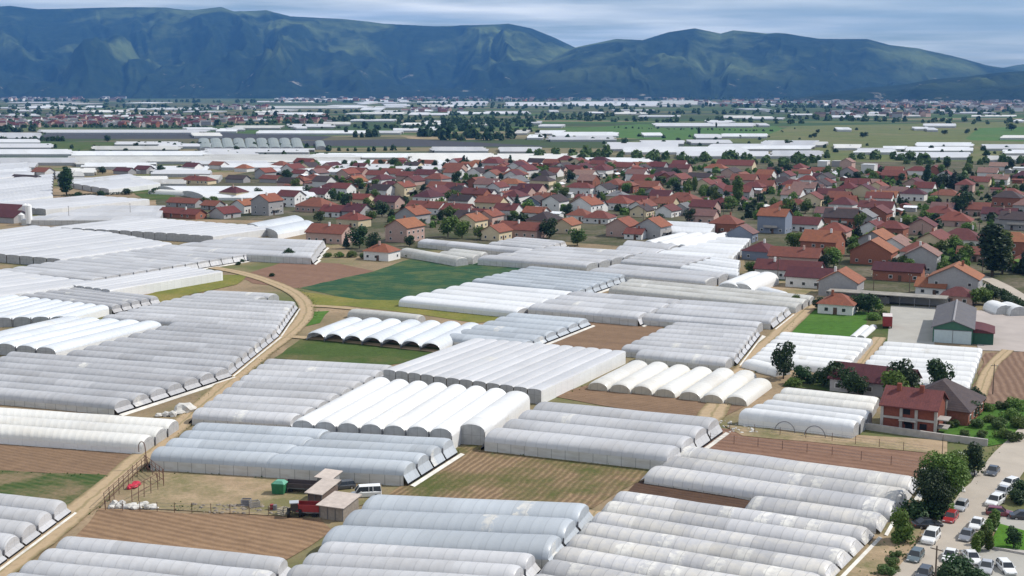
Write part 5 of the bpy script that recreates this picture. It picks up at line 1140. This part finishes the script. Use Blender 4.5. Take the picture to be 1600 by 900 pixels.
town('distant_houses', [(0, 330, 184, 199, 210, .8), (330, 520, 184, 193, 50, .8), (330, 420, 166, 172, 25, 1), (620, 720, 172, 176, 20, 1)])
town('distant_town', [(620, 1080, 152.5, 158, 150, 1.5), (430, 640, 153, 160, 60, 1.5), (1080, 1300, 156, 166, 60, 1.3), (1300, 1650, 157, 170, 380, 1.25), (1450, 1650, 150, 158, 120, 1.4), (0, 130, 152, 158, 80, 1.4), (90, 200, 154, 157, 12, 2), (1280, 1460, 172, 184, 35, 1.2), (1520, 1600, 168, 174, 12, 1.5)])
# ------------------------------------------------------------------ vehicles
TYRE = plain('tyre', (.02, .02, .02), .8, .2, .1); RIM = plain('rim', (.4, .4, .42), .4, .5, .1, metal=.6); LAMP = plain('lamp_glass', (.75, .76, .78), .2, .6, .05); TAIL = plain('tail_lamp', (.4, .02, .02), .3, .5, .05)
PAINT = {k: plain('paint_' + k, c, .28, .5, .04, coat=.6, ov=.04) for k, c in {'white': (.78, .78, .77), 'silver': (.42, .43, .45), 'grey': (.20, .21, .23), 'black': (.022, .023, .028), 'red': (.34, .03, .03), 'maroon': (.17, .02, .03), 'green': (.10, .13, .14), 'dark': (.075, .08, .09)}.items()}
def loft(mb, secs, m=0, capm=None):
    """secs: list of rings (equal length), closed around"""
    for r0, r1 in zip(secs, secs[1:]):
        n = len(r0)
        for i in range(n): mb.poly([r0[i], r0[(i+1) % n], r1[(i+1) % n], r1[i]], m)
    mb.poly(secs[0][::-1], m); mb.poly(secs[-1], m)
def ring(x, zb, zt, hw, tw):
    s = min(.14, (zt-zb)*.3)
    return [(x, -hw*.94, zb), (x, -hw, zb+s), (x, -hw, zt-s), (x, -tw, zt), (x, tw, zt), (x, hw, zt-s), (x, hw, zb+s), (x, hw*.94, zb)]
def car(px, py, head, paint, label, kind='sedan', pos=None, sc=1.0):
    p = pos or un(px, py); root = thing('parked_car', label, 'car', p, head, 'parked cars', (sc, sc, sc))
    L = {'sedan': 4.5, 'hatch': 4.1, 'suv': 4.5, 'van': 4.9}[kind]; W = {'suv': 1.86, 'van': 1.95}.get(kind, 1.76)/2
    sh = {'suv': 1.0, 'van': 1.1}.get(kind, .88); H = {'suv': 1.68, 'van': 1.95}.get(kind, 1.45)
    X = L/2; mb = MB(); hood = .74 if kind != 'suv' else .92
    loft(mb, [ring(-X, .42, sh-.12, W*.80, W*.72), ring(-X+.12, .27, sh-.02, W*.95, W*.84), ring(-X*.55, .22, sh, W, W*.9), ring(0, .22, sh, W, W*.9), ring(X*.38, .22, sh, W, W*.9), ring(X*.62, .22, hood+.06, W*.99, W*.88), ring(X-.16, .26, hood-.06, W*.93, W*.8), ring(X, .40, hood-.2, W*.74, W*.62)])
    bd = mb.build('body', PAINT[paint], root, weld=True)
    r0, r1 = {'sedan': (-X*.72, -X*.38), 'hatch': (-X*.95, -X*.80), 'suv': (-X*.96, -X*.84), 'van': (-X*.98, -X*.92)}[kind]
    f0, f1 = {'van': (X*.72, X*.46)}.get(kind, (X*.44, X*.14))
    mb = MB(); gw, tw = W*.9, W*.72
    B = [(r0, -gw, sh-.03), (f0, -gw, sh-.03), (f0, gw, sh-.03), (r0, gw, sh-.03)]; T = [(r1, -tw, H-.05), (f1, -tw, H-.05), (f1, tw, H-.05), (r1, tw, H-.05)]
    for i in range(4): mb.poly([B[i], B[(i+1) % 4], T[(i+1) % 4], T[i]])
    mb.build('glass_cabin', GLASS, root)
    mb = MB(); T2 = [(x*1.02, y*1.03, H-.07) for x, y, z in T]; U = [(x*.93, y*.86, H) for x, y, z in T]
    mb.poly(U)
    for i in range(4): mb.poly([T2[i], T2[(i+1) % 4], U[(i+1) % 4], U[i]])
    mb.poly(T2[::-1])
    for i in range(4):   # door and windscreen pillars
        a, b = Vector(B[i]), Vector(T2[i]); mb.tube(a, b, .055, n=4)
    for s in (-1, 1):
        xm = (r0+f0)/2 - .1; mb.tube((xm, s*gw*1.0, sh-.03), (xm, s*tw*1.02, H-.05), .055, n=4)
        if kind in ('van', 'suv'): xm = r0*.45; mb.tube((xm, s*gw*1.0, sh-.03), (xm, s*tw*1.02, H-.05), .07, n=4)
    mb.build('roof', PAINT[paint], root, weld=False)
    for x in (-X*.62, X*.62):
        for s in (-1, 1):
            mb = MB(); mb.tube((x, s*(W-.2), .32), (x, s*(W+.015), .32), .32, n=12); wh = mb.build('wheel', TYRE, root)
            mb = MB(); mb.tube((x, s*(W-.02), .32), (x, s*(W+.03), .32), .19, n=10); mb.build('rim', RIM, wh)
    for s in (-1, 1):
        mb = MB(); mb.box((X-.07, s*W*.62, hood-.2), (.14, .34, .14)); mb.build('headlight', LAMP, root)
        mb = MB(); mb.box((-X+.05, s*W*.70, sh-.24), (.14, .24, .18)); mb.build('tail_light', TAIL, root)
        mb = MB(); mb.box((X*.34, s*(W+.06), sh+.06), (.16, .16, .12)); mb.build('mirror', PAINT[paint], root)
    return root
rd0, rd1 = un(1460, 872), un(1540, 770); RH = math.atan2(rd1.y-rd0.y, rd1.x-rd0.x); BK = RH + math.pi
car(1551, 741, BK, 'dark', 'dark grey sedan farthest up the road beside the small dark tree', 'sedan')
car(1577, 760, BK-.35, 'white', 'white and silver car with dark windscreen farthest up the right kerb', 'hatch')
car(1567, 773, BK-.2, 'silver', 'silver-grey car half hidden behind the white hatchback at the right kerb', 'sedan')
car(1554, 789, BK-.15, 'white', 'white hatchback behind the maroon car', 'suv')
car(1562, 806, rad(-18), 'maroon', 'maroon car parked across at the driveway mouth', 'hatch')
car(1601, 812, rad(-10), 'black', 'black car cut by the right edge beside the maroon one', 'sedan')
car(1501, 796, BK, 'silver', 'silver hatchback ahead of the red car under the big tree', 'hatch')
car(1485, 814, BK, 'red', 'bright red car under the big roadside tree', 'hatch')
car(1449, 824, rad(8), 'black', 'black car pointing under the big tree in front of the white car', 'sedan')
car(1454, 846, BK, 'white', 'white high-roofed car at the left kerb behind the dark green one', 'suv', sc=1.06)
car(1430, 875, BK, 'green', 'dark green-grey hatchback at the left kerb below the white car', 'hatch')
car(1443, 903, BK, 'dark', 'dark car cut by the bottom edge next to the wooden pole', 'hatch')
car(1526, 824, BK, 'white', 'white car beside the tops of the clipped conifers', 'sedan')
car(1510, 842, BK, 'grey', 'dark grey car directly in front of the clipped conifers', 'sedan')
car(1484, 874, BK+.05, 'white', 'white sedan alone in the middle of the road', 'sedan')
car(1518, 877, -math.pi/2-.05, 'white', 'white car with a sunroof parked leftmost in the paved yard', 'sedan')
car(1541, 892, BK+.1, 'silver', 'silver car between two white ones in the paved yard', 'sedan')
car(1572, 893, -math.pi/2-.02, 'white', 'white car rightmost in the paved yard', 'hatch')
car(572, 776, rad(-170), 'white', 'white van parked below the bluish greenhouse behind the small shed', 'van')
car(536, 764, rad(-160), 'dark', 'dark car parked between the white van and the hut', 'hatch')
# ------------------------------------------------------------------ farmyard
def at(x, y): return un(x, y)
p = at(1386, 511); root = thing('box_truck', 'red box truck with a pale roof on the grass beside the concrete yard', 'truck', p, rad(75)); RT = plain('truck_red', (.28, .03, .03), .45, .4, .2)
mb = MB(); mb.box((-.6, 0, 2.1), (5.2, 2.5, 2.7)); bx_ = mb.build('cargo_box', RT, root)
mb = MB(); mb.box((-.6, 0, 3.5), (5.3, 2.56, .1)); mb.build('roof', plain('truck_roof', (.66, .58, .55), .5), bx_)
mb = MB(); mb.box((2.95, 0, 1.55), (1.7, 2.3, 2.0), 0, 0, .88); cb = mb.build('cab', RT, root)
mb = MB(); mb.box((3.72, 0, 1.95), (.12, 1.9, .8)); mb.build('windscreen', GLASS, cb)
for x in (-2.2, 2.7):
    for s in (-1, 1):
        mb = MB(); mb.tube((x, s*.85, .48), (x, s*1.2, .48), .48, n=12); mb.build('wheel', TYRE, root)
for k, dx in enumerate((0, 12)):
    o = block(['left', 'right'][k] + ' of two thin plastic-covered beds on the green field', (1333+dx, 524), (1353+dx, 507), n=1, H=.9, g=.1, mat='bright', wid=2.2, detail=1, name='covered_bed', cat='bed')
CORR = plain('corrugated_pale', (.56, .48, .42), .6, .3, .25, .9)
def yardshed(x0, y0, x1, y1, dep, e, label, wl, rise=.5):
    a, b = un(x0, y0), un(x1, y1); ang = math.atan2(b.y-a.y, b.x-a.x); L = (b-a).length; nn = Vector((-math.sin(ang), math.cos(ang), 0)); c = (a+b)/2 + nn*dep/2
    root = thing('farm_shed', label, 'shed', (*c.xy, 0), ang); mb = MB(); mb.box((0, 0, e/2), (L, dep, e)); wo = mb.build('wall', wl, root)
    mb = MB(); P = [(-L/2-.4, -dep/2-.5, e+.05), (L/2+.4, -dep/2-.5, e+.05), (L/2+.4, dep/2+.4, e+rise), (-L/2-.4, dep/2+.4, e+rise)]; Q = [(x, y, z+.12) for x, y, z in P]
    mb.poly(Q); mb.poly(P[::-1])
    for i in range(4): mb.poly([P[i], P[(i+1) % 4], Q[(i+1) % 4], Q[i]])
    mb.build('roof', CORR, root, weld=False)
    for k in range(int(L/1.0)+1):
        m2 = MB(); m2.box((-L/2+k*1.0*(L/(int(L/1.0)*1.0)), -dep/2-.03, e/2), (.1, .08, e)); m2.build('batten', GUT, wo)
    return root
yardshed(500, 810, 536, 815, 5.0, 2.1, 'pale-roofed plank shed at the end of the sandy yard', plain('plank_wall', (.30, .26, .22), .85, .2, .3, 2))
yardshed(482, 790, 503, 793, 5.0, 2.1, 'small lean-to with a whitish roof joined behind the plank shed', plain('plank_dark', (.16, .12, .10), .85, .2, .3, 2), .8)
yardshed(497, 766, 518, 769, 2.6, 2.2, 'flat-roofed open hut against the greenhouse wall beside the dark trailer', plain('hut_grey', (.32, .31, .3), .8))
def trailer(x, y, ang, L, W, label, mat, side=.7, cat='trailer'):
    root = thing('trailer', label, cat, un(x, y), ang); mb = MB(); mb.box((0, 0, .85), (L, W, .18)); mb.build('bed', GUT, root)
    for s in (-1, 1):
        mb = MB(); mb.box((0, s*(W/2), .95+side/2), (L, .08, side)); mb.build('side_board', mat, root)
        mb = MB(); mb.box((s*L/2, 0, .95+side/2), (.08, W-.1, side)); mb.build('end_board', mat, root)
        for xx in (-L*.28, L*.28):
            mb = MB(); mb.tube((xx, s*(W/2-.3), .4), (xx, s*(W/2+.02), .4), .4, n=10); mb.build('wheel', TYRE, root)
    mb = MB(); mb.tube((L/2, 0, .75), (L/2+1.4, 0, .6), .07, n=5); mb.build('drawbar', GUT, root); return root
trailer(470, 768, A_ANG+.3, 5.2, 2.2, 'long dark trailer loaded with scrap along the greenhouse wall', plain('trailer_dark', (.09, .07, .07), .7))
trailer(483, 806, A_ANG+.4, 3.6, 2.0, 'red farm trailer in front of the lean-to', RT, 1.1)
# green tank
p = at(437, 771); root = thing('green_skip', 'green skip with a light green tarpaulin beside the dark trailer', 'skip', p, A_ANG+.3); mb = MB(); mb.box((0, 0, 1.0), (1.9, 1.7, 1.7), 0, 0, 1.12); mb.build('tub', plain('skip_green', (.03, .16, .07), .6), root)
mb = MB(); mb.box((.1, 0, 2.0), (2.1, 1.9, .5), 0, 0, .55); mb.build('cover', plain('tarp_green', (.16, .42, .30), .6), root)
for sx in (-1, 1):
    for sy in (-1, 1):
        mb = MB(); mb.box((sx*.9, sy*.75, .08), (.2, .2, .16)); mb.build('foot', GUT, root)
for k, (x, y, lab) in enumerate(((425, 797, 'dark red oil drum standing at the yard fence'), (430, 798, 'second oil drum beside the dark red one'))):
    o = MB(); o.tube((0, 0, 0), (0, 0, .95), .32, n=12); o.tube((0, 0, .3), (0, 0, .34), .34, n=12); o.tube((0, 0, .62), (0, 0, .66), .34, n=12); o = o.build('oil_drum', RT if k == 0 else GUT); o.location = un(x, y); tag(o, lab, 'drum')
for k, (x, y, lab) in enumerate(((385, 790, 'grey slatted crate among the scrap along the yard fence'), (398, 793, 'lower grey crate right of the slatted one'), (443, 804, 'pale crate just left of the tractor'))):
    o = MB(); o.box((0, 0, .1), (1.5, 1.2, .12))
    for z in (.35, .65, .95):
        for s_ in (-1, 1): o.box((0, s_*.58, z), (1.5, .06, .2)); o.box((s_*.72, 0, z), (.06, 1.1, .2))
    o = o.build('crate', plain('crate_grey%d' % k, (.24+.12*k, .23+.1*k, .24+.05*k), .8)); o.location = un(x, y); o.rotation_euler = (0, 0, k*.5); tag(o, lab, 'crate')
# tractor
p = at(460, 806); root = thing('tractor', 'dark old tractor standing left of the red trailer', 'tractor', p, rad(100)); mb = MB(); mb.box((.9, 0, 1.05), (1.7, .75, .75), 0, 0, .85); mb.build('bonnet', PAINT['dark'], root)
mb = MB(); mb.box((-.55, 0, 1.75), (1.2, 1.2, 1.1), 0, 0, .9); cb = mb.build('cab', GLASS, root); mb = MB(); mb.box((-.55, 0, 2.38), (1.4, 1.4, .14)); mb.build('cab_roof', PAINT['silver'], cb)
mb = MB(); mb.tube((1.2, .25, 1.4), (1.2, .25, 2.1), .06, n=6); mb.build('exhaust', GUT, root)
for s in (-1, 1):
    mb = MB(); mb.tube((-.7, s*.65, .75), (-.7, s*1.1, .75), .75, n=14); w_ = mb.build('rear_wheel', TYRE, root); mb = MB(); mb.tube((-.7, s*.8, .75), (-.7, s*1.13, .75), .35, n=10); mb.build('hub', RIM, w_)
    mb = MB(); mb.tube((1.5, s*.55, .42), (1.5, s*.82, .42), .42, n=12); mb.build('front_wheel', TYRE, root)
# rusty skeleton frame of a dismantled tunnel
def frame(label, a, b, h, nx, nz=3):
    a, b = un(*a), un(*b); root = thing('steel_lattice', label, 'lattice', a, math.atan2((b-a).y, (b-a).x), 'rusty lattice frames'); L = (b-a).length
    for k in range(nx+1):
        mb = MB(); mb.tube((L*k/nx, R.uniform(-.15, .15), 0), (L*k/nx+R.uniform(-.2, .2), 0, h*R.uniform(.85, 1.05)), .06, n=4); mb.build('upright', RUST, root)
    for k in range(1, nz+1):
        mb = MB(); mb.tube((0, 0, h*k/nz*.95), (L, 0, h*k/nz*.95+R.uniform(-.2, .2)), .05, n=4); mb.build('rail', RUST, root)
frame('rusty lattice frame running beside the dirt track', (163, 794), (228, 732), 2.6, 9)
frame('rusty lattice frame at the far end of the sandy yard', (226, 734), (256, 757), 2.8, 5)
frame('rusty lattice frame in front of the red tarpaulin', (206, 790), (256, 760), 3.0, 5, 2)
p = at(231, 735); mb = MB(); mb.tube((0, 0, 0), (-.3, 0, 4.2), .09, n=5); pr = Vector((-.3, 0, 4.2))
for i in range(1, 10):
    a = math.pi*i/9; q = Vector((-.3-.55*(1-math.cos(a)), 0, 4.2+.9*math.sin(a))); mb.tube(pr, q, .08, n=5, cap=False); pr = q
mb.tube(pr, pr - Vector((0, 0, .9)), .08, n=5); o = mb.build('bent_pipe', RUST); o.location = p; tag(o, 'tall rusty pipe with a hooked top beside the dirt track', 'pipe')
def lumps(name, label, cat, spots, mat, kind=None, group=None):
    c = un(*spots[0][:2]); mb = bmesh.new()
    for x, y, s in spots:
        q = un(x, y) - c; r = bmesh.ops.create_icosphere(mb, subdivisions=2, radius=1)
        k = Vector((s*R.uniform(.7, 1.3), s*R.uniform(.7, 1.2), s*R.uniform(.45, .75))); th = R.uniform(0, 3)
        for v in r['verts']:
            d = v.co*(1 + R.uniform(-.22, .22)); X = d.x*k.x; Y = d.y*k.y
            v.co = Vector((X*math.cos(th)-Y*math.sin(th), X*math.sin(th)+Y*math.cos(th), max(-.05, d.z*k.z + k.z*.6))) + q
    me = bpy.data.meshes.new(name); mb.to_mesh(me); mb.free(); me.materials.append(mat); o = obj(name, me); o.location = c
    return tag(o, label, cat, group, kind)
SACK = plain('sack_white', (.62, .60, .56), .8, .2, .3, 1.2); REDT = plain('tarp_red', (.5, .03, .06), .6, .3, .3, 1); STONE = plain('scrap_grey', (.33, .28, .23), .9, .2, .5, 1.2)
for k in range(13):
    lumps('sack', ['lumpy white plastic sack lying in the heap along the front fence of the sandy yard'][0], 'sack', [(174+k*5.6, 793+R.uniform(-5, 3), R.uniform(.5, .85))], SACK, group='white sacks along the yard fence')
lumps('red_tarp', 'crumpled red tarpaulin on the ground inside the rusty frames', 'tarp', [(207, 762, .9), (213, 759, .8), (203, 764, .6)], REDT)
lumps('plastic_heap', 'crumpled heap of whitish greenhouse plastic by the dirt road', 'heap', [(290, 644, 1.7), (282, 646, 1.3), (270, 650, 1.2), (248, 651, 1.0), (260, 650, .9)], SACK)
lumps('rubble', None, None, [(310+R.uniform(-8, 115), 797+R.uniform(-8, 6), R.uniform(.12, .38)) for _ in range(70)], STONE, 'stuff')
lumps('rubble', None, None, [(1130+R.uniform(-10, 60), 672+R.uniform(-14, 6), R.uniform(.12, .4)) for _ in range(45)], SACK, 'stuff')
for k, (x, y) in enumerate(((1499, 716), (1506, 722), (1512, 730), (1495, 760), (1500, 768), (1517, 742), (1444, 738))):
    lumps('white_bale', ['topmost', 'second from top', 'third from top', 'lower left', 'lowest', 'rightmost', 'lone leftmost'][k] + ' white wrapped bale beside the big roadside trees', 'bale', [(x, y, 1.0)], SACK, group='white bales')
for k, (x, y) in enumerate(((1560, 472), (1582, 474))):
    a = un(x, y); root = block(['left', 'right'][k] + ' short rounded white tunnel behind the barn near the road', (x-9, y-4), (x+12, y+4), n=1, H=3.0, g=.4, mat='bright', wid=6, detail=1, name='arched_tunnel', cat='tunnel', gab=GABW)
# wire fence posts in front of the sandy yard
FP = MB(); FP.tube((0, 0, 0), (0, 0, 1.7), .06, .05, n=5); FP = FP.mesh('fence_post', RUST)
def fence(label, pts, step, name='wire_fence'):
    P = [un(*q) for q in pts]; root = thing(name, label, 'fence', P[0], 0); c = P[0]
    for a, b in zip(P, P[1:]):
        m = max(1, int((b-a).length/step))
        for k in range(m): o = obj('post', FP, root); o.location = a.lerp(b, k/m) - c
        for z in (.5, 1.0, 1.5):
            mb = MB(); mb.tube(a-c+Vector((0, 0, z)), b-c+Vector((0, 0, z)), .02, n=3, cap=False); mb.build('wire', GUT, root)
fence('thin wire fence along the front of the sandy yard', [(165, 798), (300, 802), (450, 808)], 2.6)
fence('wire fence with thin posts along the reddish field on the right', [(1110, 690), (1300, 712), (1440, 735)], 4.0)
fence('wire fence beyond the reddish field below the leaning hoops', [(1140, 672), (1300, 690), (1450, 710)], 4.0)
# hedge along the upper road
hv = []
def hedge(label, pts, h, wd):
    P = [un(*q) for q in pts]; c = P[0]; V = []
    for a, b in zip(P, P[1:]):
        n = int((b-a).length*40); t = NR.uniform(0, 1, (n, 1)); A = np.array(a-c); B = np.array(b-c)
        V.append(A + (B-A)*t + np.stack([NR.uniform(-wd, wd, n), NR.uniform(-wd, wd, n), h*NR.uniform(.05, 1, n)**.7], 1))
    V = np.concatenate(V); v, f = quads(V, NR.normal(size=V.shape) + np.array([0, 0, .4]), NR.uniform(.15, .35, len(V))); o = obj('hedge', npmesh('hedge', v, f, L_dark)); o.location = c; return tag(o, label, 'hedge')
hedge('dark hedge along the near side of the road at the right edge', [(1535, 452), (1565, 462), (1625, 498)], 2.2, .9)
hedge('dark hedge strip beside the lone poplar on the left', [(98, 308), (150, 306), (190, 304)], 1.6, 1.0)
# rough grass on verges and field edges
def grass(lines):
    V = []
    for pts, wd, dens in lines:
        P = [un(*q) for q in pts]
        for a, b in zip(P, P[1:]):
            n = int((b-a).length*wd*dens); t = NR.uniform(0, 1, (n, 1)); d = (b-a).normalized(); nn = np.array([-d.y, d.x, 0]); off = NR.normal(size=(n, 1))*wd*.45
            V.append(np.array(a) + np.array(b-a)*t + nn*off + np.stack([np.zeros(n), np.zeros(n), NR.uniform(.02, .25, n)], 1))
    V = np.concatenate(V); v, f = quads(V, NR.normal(size=V.shape)*np.array([1, 1, .5]), NR.uniform(.08, .24, len(V))); return tag(obj('grass', npmesh('grass', v, f, L_lite)), kind='stuff')
grass([([(435, 545), (400, 572), (330, 640), (270, 690), (215, 738), (140, 805)], 1.3, 1.6), ([(405, 548), (350, 590), (285, 655)], 1.2, 1.4), ([(470, 450), (490, 475), (492, 492), (470, 512)], 1.5, 1.5), ([(240, 738), (330, 742), (420, 748)], .9, 1.5), ([(265, 792), (315, 796)], 2.2, 3),
       ([(690, 705), (850, 712), (1000, 732)], 1.2, 1.5), ([(1370, 905), (1400, 860), (1430, 830)], 3.0, 2), ([(1420, 845), (1400, 880), (1385, 920)], 2, 2), ([(1480, 790), (1530, 730), (1570, 690)], 1.8, 1.8), ([(1470, 690), (1560, 695)], 3.0, 1.5), ([(1480, 660), (1600, 660)], 9, .8), ([(1130, 640), (1190, 570), (1240, 505)], 1.2, 1.2),
       ([(890, 612), (930, 602)], 1.2, 1.5), ([(180, 745), (90, 742), (0, 738)], 1, 1.5), ([(1240, 598), (1330, 612)], 3, 1.2), ([(1215, 520), (1290, 526), (1360, 534)], 1, 1.2)])
